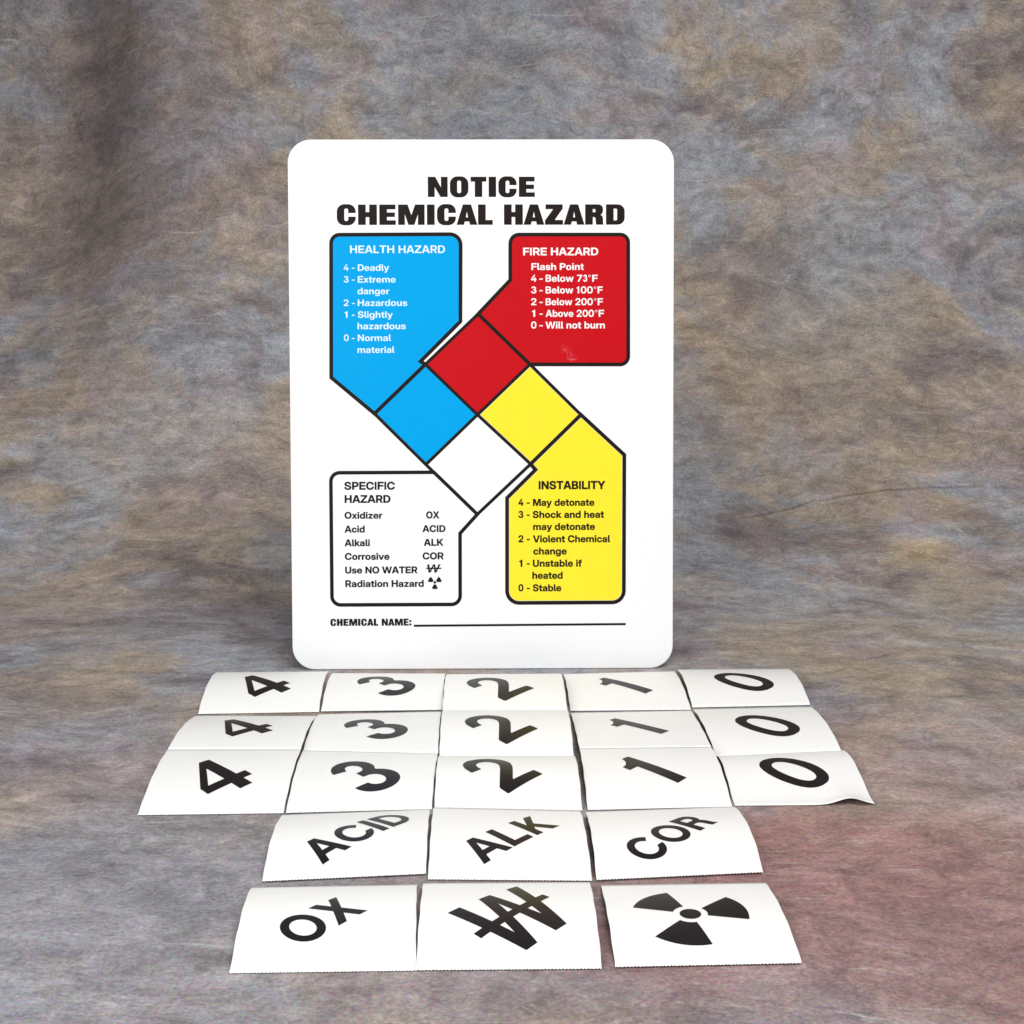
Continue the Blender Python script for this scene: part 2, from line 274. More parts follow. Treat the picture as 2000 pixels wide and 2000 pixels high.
# letter outlines of a plain bold grotesque, capital height 233 units: [advance, contours]
GLYPHS = {
    " ": [86,[]],
    "-": [206,[[[51,73],[56,72],[153,73],[155,74],[156,76],[155,107],[154,109],[151,110],[52,109],[50,108],[49,105],[49,77],[50,74]]]],
    "0": [206,[[[87,-4],[114,-5],[130,-2],[146,5],[160,15],[167,22],[174,32],[183,49],[190,71],[195,100],[195,130],[192,150],[189,167],[185,178],[176,196],[170,205],[164,213],[150,224],[142,228],[131,233],[120,235],[110,237],[95,237],[85,235],[74,233],[56,224],[45,216],[37,208],[33,202],[23,185],[16,166],[11,139],[10,126],[10,107],[12,91],[17,64],[25,42],[32,31],[38,22],[50,11],[64,3],[78,-2]],[[98,35],[88,37],[78,44],[71,53],[65,64],[61,77],[58,97],[57,115],[58,135],[60,150],[65,166],[70,178],[75,184],[80,189],[89,194],[97,196],[109,196],[118,194],[125,189],[132,182],[140,169],[144,154],[147,138],[148,125],[148,105],[147,93],[143,72],[139,60],[133,51],[126,43],[118,38],[107,35]]]],
    "2": [206,[[[21,0],[26,-1],[182,-1],[185,0],[187,1],[188,5],[188,34],[187,37],[185,38],[95,39],[91,39],[90,40],[91,42],[95,46],[139,84],[159,103],[167,113],[176,125],[183,140],[185,152],[187,164],[185,176],[182,189],[177,200],[170,211],[163,218],[152,225],[135,233],[117,236],[92,237],[82,235],[66,230],[51,222],[38,211],[30,199],[24,188],[20,171],[18,156],[19,154],[21,153],[58,152],[62,153],[63,155],[65,166],[67,173],[70,179],[75,186],[81,191],[87,194],[92,196],[100,197],[108,197],[116,196],[124,192],[128,189],[134,183],[138,175],[140,166],[140,159],[139,151],[136,143],[125,128],[105,109],[24,40],[21,36],[19,32],[19,5],[20,2]]]],
    "4": [206,[[[124,0],[128,-1],[160,-1],[166,0],[168,4],[168,44],[168,48],[172,49],[196,49],[198,50],[199,52],[200,82],[199,86],[195,88],[171,88],[169,88],[168,90],[168,139],[167,143],[165,144],[160,145],[127,145],[123,143],[122,139],[122,92],[122,89],[120,88],[63,88],[60,88],[59,90],[155,228],[156,231],[153,233],[112,233],[109,232],[107,231],[9,91],[6,86],[6,53],[7,51],[9,50],[117,49],[121,49],[122,45],[122,4],[123,1]]]],
    "7": [206,[[[40,0],[43,-1],[83,-1],[86,0],[88,2],[184,192],[185,197],[185,228],[184,231],[183,233],[178,234],[27,234],[24,233],[22,232],[21,228],[21,197],[22,194],[24,193],[128,192],[131,192],[133,190],[108,140],[40,5],[39,2]]]],
    "A": [228,[[[3,0],[6,-1],[48,-1],[53,0],[55,4],[69,47],[72,50],[76,50],[154,50],[156,49],[157,47],[171,4],[173,0],[177,-1],[221,-1],[224,0],[225,1],[225,4],[221,16],[151,218],[146,231],[144,233],[140,234],[87,234],[83,233],[81,231],[3,7],[1,2]],[[87,90],[85,91],[85,94],[111,178],[113,182],[114,182],[116,179],[142,92],[141,90],[138,90]]]],
    "B": [206,[[[18,0],[22,-1],[127,-1],[138,1],[156,5],[169,12],[179,19],[188,30],[194,43],[197,58],[198,72],[195,86],[189,97],[182,106],[172,114],[164,118],[156,121],[155,122],[169,131],[180,141],[185,152],[189,164],[188,182],[185,195],[181,203],[177,209],[171,215],[165,219],[157,224],[148,228],[138,230],[125,233],[22,233],[19,232],[17,231],[16,226],[16,6],[17,2]],[[67,38],[65,40],[65,43],[65,95],[66,99],[70,99],[105,99],[120,98],[129,95],[134,93],[139,89],[143,83],[147,72],[147,63],[143,53],[139,48],[135,45],[125,40],[111,38]],[[67,137],[65,139],[65,142],[65,190],[66,194],[70,194],[105,194],[116,193],[127,189],[132,185],[135,181],[139,172],[140,165],[139,158],[135,149],[128,142],[121,139],[112,137]]]],
    "C": [232,[[[103,-4],[133,-5],[147,-2],[157,0],[169,5],[183,13],[192,20],[199,27],[207,38],[216,55],[220,67],[222,77],[222,80],[219,82],[175,81],[173,79],[171,72],[165,61],[156,51],[150,46],[141,42],[125,39],[115,39],[107,40],[98,43],[91,46],[79,55],[70,67],[65,78],[60,96],[59,109],[59,126],[60,135],[64,151],[67,159],[71,167],[76,173],[82,179],[91,186],[99,189],[111,192],[128,192],[136,191],[150,185],[159,178],[167,168],[170,161],[173,152],[175,150],[218,149],[221,150],[222,151],[222,155],[220,167],[214,182],[207,193],[200,203],[188,214],[172,225],[155,232],[139,235],[129,237],[112,237],[91,233],[73,227],[55,217],[41,206],[34,197],[27,187],[16,165],[11,142],[8,116],[11,90],[13,76],[17,64],[22,54],[27,45],[39,28],[46,21],[58,12],[68,7],[79,2],[93,-2]]]],
    "D": [224,[[[18,0],[22,-1],[113,-1],[134,3],[152,9],[167,17],[182,28],[191,39],[202,57],[209,75],[214,96],[215,107],[215,127],[211,150],[207,165],[202,175],[196,187],[187,199],[173,211],[163,218],[150,224],[138,228],[124,231],[113,233],[23,233],[19,232],[17,231],[16,226],[16,6],[17,2]],[[68,41],[66,43],[66,46],[66,189],[67,191],[70,191],[103,191],[114,190],[128,186],[137,181],[147,173],[155,162],[158,156],[162,144],[164,131],[165,114],[163,93],[157,74],[152,66],[146,58],[134,49],[125,45],[117,43],[104,41]]]],
    "E": [195,[[[18,0],[23,-1],[179,-1],[182,0],[184,1],[185,5],[185,37],[184,40],[182,41],[70,42],[66,43],[66,48],[66,92],[66,95],[68,96],[171,96],[175,98],[176,102],[176,134],[175,136],[173,137],[71,138],[67,138],[66,140],[66,143],[66,185],[66,189],[68,190],[71,190],[182,191],[184,192],[185,195],[185,228],[183,232],[178,233],[22,233],[19,232],[17,231],[16,226],[16,6],[17,2]]]],
    "F": [186,[[[18,0],[22,-1],[61,-1],[64,0],[65,1],[66,5],[66,89],[66,92],[67,94],[71,94],[167,94],[171,96],[172,100],[172,131],[171,134],[169,135],[71,136],[67,136],[66,140],[66,187],[67,191],[70,191],[174,191],[178,192],[179,194],[180,198],[180,229],[178,233],[173,234],[22,234],[19,233],[17,232],[16,227],[16,6],[17,2]]]],
    "H": [230,[[[18,0],[22,-1],[61,-1],[65,1],[66,5],[66,93],[67,97],[72,97],[158,97],[162,97],[163,95],[163,92],[163,5],[164,1],[166,0],[170,-1],[208,-1],[212,1],[213,6],[213,227],[212,231],[211,233],[207,234],[169,234],[166,233],[164,232],[163,228],[163,143],[162,140],[157,140],[71,140],[67,140],[66,142],[66,145],[66,228],[65,232],[63,233],[58,234],[21,234],[17,232],[16,227],[16,6],[17,2]]]],
    "K": [219,[[[18,0],[22,-1],[61,-1],[65,1],[66,5],[66,63],[68,66],[86,87],[93,95],[95,96],[97,95],[99,93],[160,1],[165,-1],[211,-1],[215,0],[216,2],[214,5],[132,127],[130,131],[130,133],[133,137],[213,229],[214,231],[213,233],[209,234],[162,234],[156,232],[73,135],[69,130],[67,130],[66,131],[66,134],[66,228],[65,232],[63,233],[59,234],[21,234],[17,232],[16,227],[16,6],[17,2]]]],
    "L": [178,[[[18,0],[23,-1],[166,-1],[170,0],[171,2],[172,37],[171,40],[169,41],[70,42],[67,42],[66,44],[66,227],[65,231],[63,232],[21,233],[18,232],[17,230],[16,5],[17,2]]]],
    "M": [286,[[[18,0],[22,-1],[60,-1],[63,0],[64,2],[65,136],[64,150],[64,160],[65,162],[68,158],[85,103],[122,2],[123,0],[126,-1],[158,-1],[162,0],[165,4],[203,111],[218,161],[220,164],[221,162],[221,152],[220,133],[221,2],[222,0],[225,-1],[263,-1],[267,0],[268,2],[269,6],[269,226],[268,231],[266,232],[261,233],[202,233],[199,232],[197,231],[193,222],[165,140],[146,78],[143,74],[142,74],[140,77],[126,124],[88,231],[86,232],[83,233],[22,233],[18,232],[17,230],[16,227],[16,7],[17,2]]]],
    "N": [232,[[[18,0],[22,-1],[61,-1],[64,0],[65,2],[66,136],[65,147],[65,153],[66,154],[68,153],[94,109],[162,1],[165,-1],[170,-1],[210,-1],[214,1],[215,6],[215,227],[214,231],[213,233],[209,234],[170,234],[167,233],[166,231],[165,95],[166,84],[166,80],[165,78],[162,81],[142,115],[68,232],[66,233],[60,234],[21,234],[17,232],[16,227],[16,6],[17,2]]]],
    "O": [239,[[[102,-4],[132,-5],[146,-2],[164,4],[176,10],[186,16],[202,31],[214,49],[219,60],[224,72],[228,95],[230,108],[230,122],[227,144],[224,157],[220,169],[216,178],[211,188],[197,206],[187,214],[178,221],[160,230],[148,233],[137,235],[127,237],[111,237],[91,234],[73,227],[63,222],[51,214],[35,199],[25,184],[16,165],[11,142],[8,116],[11,90],[13,76],[17,64],[22,54],[27,45],[41,26],[51,17],[61,10],[77,2],[89,-2]],[[113,39],[99,42],[89,47],[79,55],[71,65],[65,77],[61,91],[59,105],[59,127],[62,144],[66,158],[73,169],[82,179],[90,185],[103,191],[111,192],[128,192],[142,188],[150,184],[160,176],[168,166],[173,154],[178,137],[179,128],[179,102],[176,86],[172,73],[165,62],[157,53],[150,47],[137,41],[124,39]]]],
    "P": [202,[[[18,0],[22,-1],[61,-1],[65,1],[66,5],[66,75],[67,79],[71,79],[122,79],[140,83],[155,89],[165,95],[177,105],[184,115],[189,124],[193,141],[195,151],[195,161],[192,176],[188,189],[182,200],[171,213],[162,220],[151,225],[143,228],[123,233],[22,233],[19,232],[17,231],[16,226],[16,6],[17,2]],[[68,121],[66,123],[66,126],[66,186],[66,189],[67,191],[71,191],[113,191],[127,187],[132,184],[138,179],[144,168],[146,160],[146,154],[144,142],[141,137],[136,131],[126,124],[113,121]]]],
    "R": [208,[[[18,0],[22,-1],[61,-1],[65,1],[66,5],[66,78],[67,81],[72,81],[103,81],[107,80],[147,3],[149,0],[153,-1],[195,-1],[198,0],[200,1],[199,5],[164,72],[156,89],[157,91],[173,102],[179,108],[184,115],[189,123],[192,130],[196,147],[195,168],[192,183],[189,191],[184,201],[178,209],[167,218],[160,222],[149,228],[137,231],[124,234],[22,234],[19,233],[17,232],[16,227],[16,6],[17,2]],[[68,121],[66,123],[66,126],[66,187],[66,190],[67,192],[71,192],[116,192],[130,188],[135,184],[140,179],[144,173],[146,167],[147,162],[147,152],[144,141],[141,136],[137,131],[128,125],[121,123],[112,121]]]],
    "S": [209,[[[86,-4],[91,-5],[122,-4],[144,0],[161,7],[170,12],[177,17],[185,26],[191,37],[196,52],[198,60],[198,76],[196,87],[190,99],[185,107],[180,112],[168,120],[151,128],[128,134],[97,141],[81,146],[74,150],[70,153],[67,157],[65,162],[64,168],[65,175],[68,181],[74,187],[82,192],[91,194],[96,195],[109,195],[114,195],[124,192],[135,185],[141,177],[144,171],[146,163],[148,161],[187,160],[191,161],[192,163],[191,172],[187,190],[182,199],[174,211],[164,219],[153,226],[141,231],[129,234],[113,237],[93,237],[76,234],[57,228],[42,220],[28,207],[21,195],[16,179],[14,172],[14,160],[17,145],[25,131],[36,119],[49,111],[65,105],[83,100],[117,92],[132,87],[141,81],[145,77],[147,73],[149,65],[148,58],[146,53],[141,47],[132,41],[124,38],[111,36],[102,36],[92,37],[85,39],[77,42],[70,47],[66,51],[62,58],[59,66],[57,74],[56,76],[52,77],[15,77],[12,76],[10,75],[11,62],[15,45],[22,31],[30,20],[41,11],[54,4],[67,-1]]]],
    "T": [203,[[[78,0],[82,-1],[121,-1],[124,0],[125,2],[126,189],[127,191],[130,191],[191,191],[195,192],[197,196],[197,227],[196,231],[195,233],[190,234],[12,234],[9,233],[7,232],[6,228],[6,196],[8,192],[12,191],[72,191],[75,191],[76,189],[76,5],[77,2]]]],
    "U": [225,[[[95,-4],[100,-5],[128,-4],[145,-1],[159,4],[169,9],[181,17],[191,28],[198,38],[201,44],[206,59],[209,73],[209,227],[208,230],[207,232],[203,233],[165,233],[162,232],[161,231],[160,226],[160,81],[159,72],[154,59],[149,53],[145,49],[138,44],[133,42],[123,39],[114,38],[107,38],[96,40],[83,46],[72,57],[68,65],[66,71],[64,86],[64,226],[63,231],[61,232],[56,233],[20,233],[17,232],[16,231],[15,226],[15,81],[17,67],[20,53],[24,42],[30,32],[36,24],[44,17],[57,8],[65,4],[77,-1]]]],
    "V": [226,[[[83,0],[87,-1],[140,-1],[144,0],[145,2],[222,226],[223,230],[222,232],[176,233],[173,232],[171,230],[139,133],[117,56],[114,50],[113,50],[112,53],[93,114],[54,231],[52,232],[47,233],[6,233],[3,232],[2,231],[3,224],[77,12],[81,2]]]],
    "W": [319,[[[64,0],[68,-1],[113,-1],[116,0],[118,1],[157,152],[159,156],[161,152],[167,124],[200,1],[202,0],[206,-1],[251,-1],[255,1],[315,223],[317,229],[316,232],[312,233],[270,233],[267,232],[265,231],[238,118],[228,71],[226,66],[225,66],[224,68],[223,73],[208,136],[185,230],[183,232],[180,233],[139,233],[135,232],[133,230],[132,224],[103,108],[95,72],[93,66],[92,66],[90,70],[80,117],[53,230],[52,232],[48,233],[6,233],[2,232],[1,230],[1,228],[12,189],[60,10],[62,2]]]],
    "X": [223,[[[3,0],[7,-1],[52,-1],[57,1],[108,75],[111,78],[114,76],[164,1],[166,0],[170,-1],[215,-1],[219,0],[219,2],[217,6],[150,105],[142,117],[141,120],[143,125],[212,229],[213,231],[212,233],[208,234],[165,234],[160,232],[142,206],[114,163],[112,161],[109,163],[82,206],[64,232],[61,234],[57,234],[14,234],[10,232],[10,231],[11,228],[81,123],[83,119],[82,116],[79,111],[3,4],[3,2]]]],
    "Y": [221,[[[88,0],[92,-1],[130,-1],[134,1],[135,5],[135,82],[135,87],[215,224],[218,230],[217,232],[213,233],[168,233],[163,231],[133,178],[114,142],[111,139],[109,141],[57,232],[53,233],[7,233],[4,232],[2,231],[3,228],[7,221],[86,87],[86,4],[87,1]]]],
    "Z": [203,[[[9,0],[14,-1],[189,-1],[192,0],[194,1],[195,5],[195,37],[194,40],[192,41],[76,42],[73,42],[72,44],[192,193],[194,198],[194,227],[193,230],[192,232],[187,233],[16,233],[13,232],[11,231],[10,227],[10,195],[11,192],[13,191],[126,190],[129,190],[130,188],[9,39],[7,34],[7,5],[8,2]]]],
    "a": [177,[[[52,-3],[76,-4],[86,-2],[100,5],[111,15],[113,16],[114,14],[115,1],[117,-1],[156,-2],[159,-1],[160,0],[161,4],[161,115],[159,125],[155,137],[150,146],[141,154],[131,160],[113,166],[95,169],[83,169],[64,166],[48,161],[35,153],[26,145],[20,134],[16,126],[14,116],[15,113],[18,111],[56,112],[58,113],[62,121],[66,126],[74,130],[81,132],[94,132],[102,130],[109,125],[113,118],[114,113],[113,109],[112,106],[108,103],[96,100],[65,96],[42,91],[32,87],[24,82],[18,76],[13,68],[10,56],[9,38],[11,29],[15,20],[20,13],[30,5],[39,0]],[[72,30],[66,32],[61,34],[56,40],[55,44],[55,51],[57,55],[59,58],[65,63],[73,66],[111,74],[113,73],[114,70],[114,56],[112,47],[108,42],[102,36],[94,32],[86,30]]]],
    "b": [191,[[[98,-3],[121,-4],[128,-2],[138,1],[148,6],[157,13],[168,27],[177,45],[179,55],[182,67],[183,87],[180,105],[177,118],[172,131],[162,146],[153,155],[148,158],[139,163],[131,166],[119,169],[102,169],[94,167],[80,162],[74,158],[66,150],[64,149],[63,150],[63,153],[63,228],[62,232],[58,234],[18,233],[16,232],[15,228],[16,2],[17,0],[20,-1],[59,0],[61,2],[62,16],[63,19],[65,18],[71,10],[80,4],[88,0]],[[94,35],[86,37],[80,40],[75,44],[69,51],[64,61],[61,72],[61,92],[62,99],[65,109],[74,121],[81,126],[89,129],[93,130],[103,130],[111,128],[117,125],[123,120],[128,112],[132,104],[134,93],[134,74],[132,63],[130,57],[126,49],[120,43],[115,39],[108,36],[102,35]]]],
    "c": [178,[[[76,-4],[101,-5],[110,-3],[122,0],[137,7],[147,14],[158,27],[164,37],[168,51],[169,59],[167,61],[126,61],[123,59],[121,52],[117,46],[111,39],[100,34],[88,34],[80,36],[72,40],[66,46],[61,54],[57,65],[56,76],[56,89],[58,102],[62,111],[66,118],[72,124],[79,128],[87,130],[97,130],[103,129],[109,126],[113,123],[117,119],[121,112],[124,104],[126,103],[165,102],[169,104],[168,112],[165,123],[162,130],[154,143],[145,152],[134,159],[122,164],[111,167],[100,169],[81,169],[73,167],[58,163],[44,156],[36,150],[27,141],[24,136],[16,123],[11,106],[8,93],[9,69],[13,50],[15,43],[21,32],[32,18],[45,7],[59,0]]]],
    "d": [191,[[[67,-3],[89,-4],[104,0],[109,3],[116,8],[125,17],[127,18],[128,16],[129,2],[131,0],[170,-1],[173,0],[174,1],[175,6],[175,227],[174,231],[173,233],[169,234],[132,234],[128,232],[127,228],[127,154],[127,150],[126,149],[124,150],[116,158],[110,162],[99,167],[87,169],[71,169],[63,167],[49,162],[36,154],[27,144],[21,136],[16,125],[12,113],[9,97],[8,71],[11,52],[17,37],[26,22],[32,15],[38,9],[52,1]],[[88,35],[80,37],[74,40],[67,46],[63,51],[60,58],[57,68],[56,77],[56,90],[58,101],[60,109],[65,117],[70,122],[74,125],[82,129],[87,130],[97,130],[104,129],[111,125],[117,120],[122,114],[126,107],[128,100],[130,81],[129,71],[127,61],[123,53],[117,45],[110,40],[104,37],[95,35]]]],
    "e": [180,[[[76,-4],[81,-5],[104,-4],[120,-1],[133,4],[146,12],[158,24],[165,37],[169,47],[169,50],[166,52],[129,51],[126,50],[119,40],[111,35],[103,32],[90,31],[80,32],[70,37],[63,44],[59,50],[55,64],[55,68],[57,70],[166,70],[169,71],[171,72],[172,87],[169,105],[164,121],[156,136],[152,142],[144,150],[135,157],[122,163],[108,167],[100,169],[76,168],[62,165],[44,156],[37,151],[29,143],[22,133],[18,126],[14,117],[10,102],[8,91],[8,71],[10,62],[14,47],[18,38],[23,29],[32,17],[46,7],[59,0]],[[57,101],[55,103],[56,107],[59,114],[64,122],[73,129],[79,131],[85,132],[100,132],[107,129],[113,126],[117,122],[121,117],[124,111],[126,104],[125,102],[122,101]]]],
    "f": [119,[[[33,0],[37,-1],[74,-1],[77,0],[78,2],[79,126],[80,128],[82,128],[110,129],[112,130],[113,135],[113,161],[112,164],[109,166],[83,166],[80,166],[79,170],[79,182],[82,190],[87,194],[92,195],[109,195],[112,197],[113,200],[113,228],[112,231],[110,232],[74,233],[62,230],[51,226],[41,218],[34,205],[31,191],[31,170],[31,167],[27,166],[5,166],[3,165],[2,163],[1,134],[2,130],[5,128],[28,128],[31,127],[31,125],[31,5],[32,2]]]],
    "g": [191,[[[76,-68],[108,-69],[125,-65],[137,-61],[145,-57],[156,-49],[162,-41],[168,-31],[173,-16],[175,-4],[175,159],[174,162],[173,164],[169,165],[131,164],[129,162],[128,149],[127,146],[125,147],[116,157],[110,161],[105,163],[96,166],[88,168],[71,168],[59,165],[47,160],[35,152],[28,145],[23,138],[15,122],[11,109],[8,96],[8,71],[10,61],[13,47],[19,34],[26,23],[37,12],[47,6],[59,1],[70,-2],[89,-2],[100,1],[109,5],[116,9],[126,20],[127,20],[128,18],[128,-2],[125,-16],[119,-25],[113,-29],[108,-32],[94,-34],[85,-33],[78,-31],[69,-26],[65,-22],[62,-16],[59,-15],[21,-14],[17,-16],[17,-19],[18,-26],[22,-35],[29,-45],[34,-51],[43,-57],[53,-62],[66,-66]],[[85,37],[76,40],[70,44],[66,48],[61,55],[58,64],[56,75],[56,90],[60,107],[63,114],[68,120],[73,125],[79,128],[88,130],[95,130],[103,129],[109,126],[116,121],[119,118],[124,110],[127,102],[129,94],[130,82],[129,72],[127,62],[121,51],[116,46],[111,42],[103,38],[97,37]]]],
    "h": [187,[[[17,0],[21,-1],[58,-1],[62,1],[63,5],[63,96],[64,104],[67,113],[74,121],[80,125],[90,127],[101,127],[110,124],[118,117],[122,108],[124,91],[124,5],[125,1],[129,-1],[166,-1],[169,0],[170,2],[171,114],[169,126],[164,138],[159,148],[153,154],[148,158],[142,162],[135,165],[121,169],[104,169],[92,166],[84,162],[77,158],[66,147],[64,146],[63,148],[63,151],[63,228],[62,231],[60,232],[20,233],[17,232],[16,230],[15,5],[16,2]]]],
    "i": [79,[[[17,0],[21,-1],[58,-1],[61,0],[62,2],[63,160],[62,164],[60,165],[20,166],[17,165],[16,163],[15,5],[16,2]],[[30,186],[44,185],[50,187],[56,190],[61,195],[63,199],[66,208],[65,214],[64,219],[59,227],[51,233],[39,236],[28,234],[20,229],[16,224],[14,220],[11,210],[14,199],[16,195],[21,190]]]],
    "k": [176,[[[17,0],[21,-1],[58,-1],[62,1],[63,5],[63,51],[72,62],[75,64],[78,61],[119,5],[123,0],[127,-1],[172,-1],[175,0],[176,1],[175,4],[170,11],[113,90],[112,93],[116,99],[168,156],[172,162],[173,164],[172,165],[168,166],[124,166],[120,165],[115,161],[69,110],[66,107],[64,106],[63,108],[63,111],[63,228],[62,231],[60,232],[20,233],[17,232],[16,230],[15,5],[16,2]]]],
    "l": [87,[[[53,0],[79,-1],[82,1],[83,4],[83,30],[82,34],[80,35],[72,36],[67,38],[64,41],[63,45],[63,229],[62,231],[59,233],[19,233],[16,231],[15,227],[16,35],[17,28],[20,20],[23,14],[28,9],[39,3]]]],
    "m": [283,[[[17,0],[21,-1],[58,-1],[62,1],[63,5],[63,100],[64,108],[67,116],[73,123],[82,128],[91,129],[99,129],[107,125],[113,119],[117,111],[118,101],[118,4],[120,0],[124,-1],[159,-1],[163,1],[164,5],[164,100],[165,108],[168,116],[175,124],[179,127],[184,129],[192,129],[198,129],[202,128],[211,123],[216,116],[219,107],[219,5],[220,1],[224,-1],[261,-1],[265,0],[266,2],[267,5],[267,114],[265,128],[259,142],[251,154],[243,160],[233,165],[220,169],[200,168],[193,167],[183,163],[170,155],[164,149],[160,143],[158,142],[156,143],[151,151],[142,159],[131,165],[120,168],[102,169],[88,165],[77,159],[62,143],[61,147],[61,162],[59,165],[55,166],[23,166],[17,165],[16,163],[15,160],[15,7],[16,2]]]],
    "n": [187,[[[17,0],[21,-1],[58,-1],[62,1],[63,5],[63,96],[64,104],[67,113],[75,122],[83,126],[91,127],[102,127],[111,123],[118,117],[122,107],[124,91],[124,5],[125,1],[127,0],[132,-1],[166,-1],[170,1],[171,6],[171,115],[169,126],[165,137],[159,147],[153,154],[142,162],[132,166],[121,169],[104,169],[93,166],[82,161],[75,157],[65,146],[63,145],[62,148],[61,163],[59,165],[20,166],[16,164],[15,159],[15,5],[16,2]]]],
    "o": [186,[[[77,-4],[102,-5],[111,-3],[126,1],[140,8],[150,15],[161,28],[168,39],[172,48],[174,57],[177,72],[176,94],[173,112],[170,120],[165,129],[157,142],[148,150],[140,156],[132,161],[117,166],[104,169],[80,169],[65,165],[48,158],[36,150],[28,142],[24,136],[16,123],[10,104],[8,93],[9,69],[12,51],[15,43],[20,34],[28,22],[37,13],[45,8],[57,1],[68,-2]],[[87,34],[78,37],[73,40],[68,44],[63,50],[59,59],[57,67],[56,76],[56,89],[60,106],[64,115],[69,121],[74,125],[82,129],[88,130],[96,130],[104,128],[111,125],[117,120],[122,113],[125,106],[128,96],[129,87],[129,77],[127,64],[125,57],[122,51],[117,44],[111,39],[104,36],[96,34]]]],
    "r": [119,[[[17,0],[21,-1],[58,-1],[62,1],[63,5],[63,93],[64,103],[70,114],[75,119],[80,122],[88,125],[98,126],[111,126],[114,128],[115,132],[115,161],[114,164],[113,166],[99,167],[89,165],[82,163],[76,160],[71,156],[62,146],[61,149],[60,163],[58,165],[20,166],[16,164],[15,159],[15,5],[16,2]]]],
    "s": [166,[[[68,-4],[73,-5],[99,-4],[114,-1],[127,4],[136,9],[147,18],[153,28],[157,40],[158,57],[156,64],[151,74],[142,83],[130,90],[118,94],[72,104],[64,108],[60,113],[59,116],[59,121],[61,125],[63,128],[72,133],[81,134],[91,134],[100,130],[106,124],[111,113],[113,112],[149,111],[153,113],[154,119],[151,129],[147,139],[143,145],[134,154],[126,159],[118,163],[102,167],[91,169],[71,169],[57,166],[45,163],[34,157],[24,150],[17,140],[13,129],[11,123],[11,112],[13,103],[18,92],[21,87],[27,81],[38,75],[50,70],[89,62],[98,59],[106,55],[109,51],[110,44],[106,37],[103,34],[98,32],[89,30],[76,30],[66,33],[59,39],[57,43],[54,50],[52,51],[12,52],[8,50],[8,48],[9,42],[13,31],[19,21],[26,13],[32,9],[43,3],[54,-1]]]],
    "t": [118,[[[68,0],[73,-1],[107,-1],[110,0],[111,2],[112,31],[111,35],[108,37],[89,37],[85,37],[81,40],[78,45],[78,121],[78,126],[80,128],[107,128],[111,130],[112,134],[112,162],[111,164],[108,166],[82,166],[78,167],[78,171],[78,206],[76,210],[72,211],[34,211],[32,210],[30,207],[30,168],[29,166],[27,166],[5,166],[2,164],[1,160],[1,132],[2,130],[4,129],[27,128],[29,128],[30,126],[30,38],[32,26],[39,14],[46,7],[56,3]]]],
    "u": [187,[[[61,-3],[84,-4],[96,-1],[104,3],[111,8],[121,18],[123,19],[124,16],[125,2],[127,0],[166,-1],[170,1],[171,6],[171,160],[170,163],[169,165],[165,166],[129,166],[125,164],[124,160],[124,77],[122,60],[118,50],[112,43],[103,39],[92,37],[81,39],[72,44],[67,51],[63,61],[63,67],[63,160],[62,164],[60,165],[55,166],[20,166],[16,164],[15,160],[15,53],[19,35],[24,22],[28,16],[36,8],[47,1]]]],
    "v": [177,[[[63,0],[67,-1],[110,-1],[113,0],[115,2],[174,159],[175,163],[173,165],[170,166],[131,166],[128,165],[127,164],[101,87],[91,54],[89,51],[88,52],[86,56],[80,75],[50,164],[48,165],[44,166],[6,166],[3,165],[2,164],[3,159],[48,37],[60,3]]]],
    "w": [262,[[[53,0],[57,-1],[96,-1],[100,1],[117,57],[128,96],[130,100],[131,100],[133,96],[144,56],[158,7],[161,1],[163,0],[166,-1],[205,-1],[209,0],[211,4],[257,154],[259,162],[259,164],[255,166],[216,166],[212,165],[210,164],[195,110],[184,60],[182,55],[181,56],[179,61],[168,105],[152,164],[150,165],[147,166],[114,166],[110,165],[108,161],[81,60],[79,55],[78,56],[76,61],[66,104],[50,164],[46,166],[7,166],[3,165],[2,163],[2,160],[49,6],[51,2]]]],
    "x": [172,[[[4,0],[8,-1],[46,-1],[52,0],[55,3],[68,23],[83,47],[86,49],[88,47],[103,23],[118,0],[123,-1],[163,-1],[167,0],[168,2],[167,5],[115,81],[113,85],[115,89],[165,161],[166,163],[165,165],[161,166],[122,166],[117,165],[102,143],[89,121],[86,118],[84,120],[60,159],[56,165],[50,166],[11,166],[7,165],[6,163],[8,160],[56,89],[58,84],[57,80],[4,5],[3,2]]]],
    "y": [177,[[[21,-65],[25,-66],[59,-66],[69,-64],[79,-59],[85,-55],[90,-50],[95,-43],[102,-28],[171,153],[174,162],[173,165],[170,166],[131,166],[128,165],[127,164],[100,87],[91,59],[89,55],[88,55],[86,59],[77,86],[50,164],[48,165],[43,166],[6,166],[3,165],[2,164],[2,162],[5,154],[63,1],[63,-3],[57,-17],[52,-25],[48,-27],[44,-28],[23,-28],[20,-30],[19,-33],[19,-61],[20,-64]]]],
    "z": [167,[[[16,0],[21,-1],[147,-1],[150,0],[152,1],[153,4],[153,32],[152,35],[151,36],[147,37],[78,37],[75,37],[75,39],[150,130],[151,133],[152,139],[152,160],[150,164],[145,165],[20,165],[17,164],[15,163],[14,160],[14,132],[15,129],[16,128],[20,127],[88,127],[91,127],[93,126],[92,124],[89,120],[16,33],[14,29],[14,5],[15,2]]]],
}

MAT['red'] = red_ink()
MAT['paper'] = paper_material()
MAT['cloth'] = cloth_material()


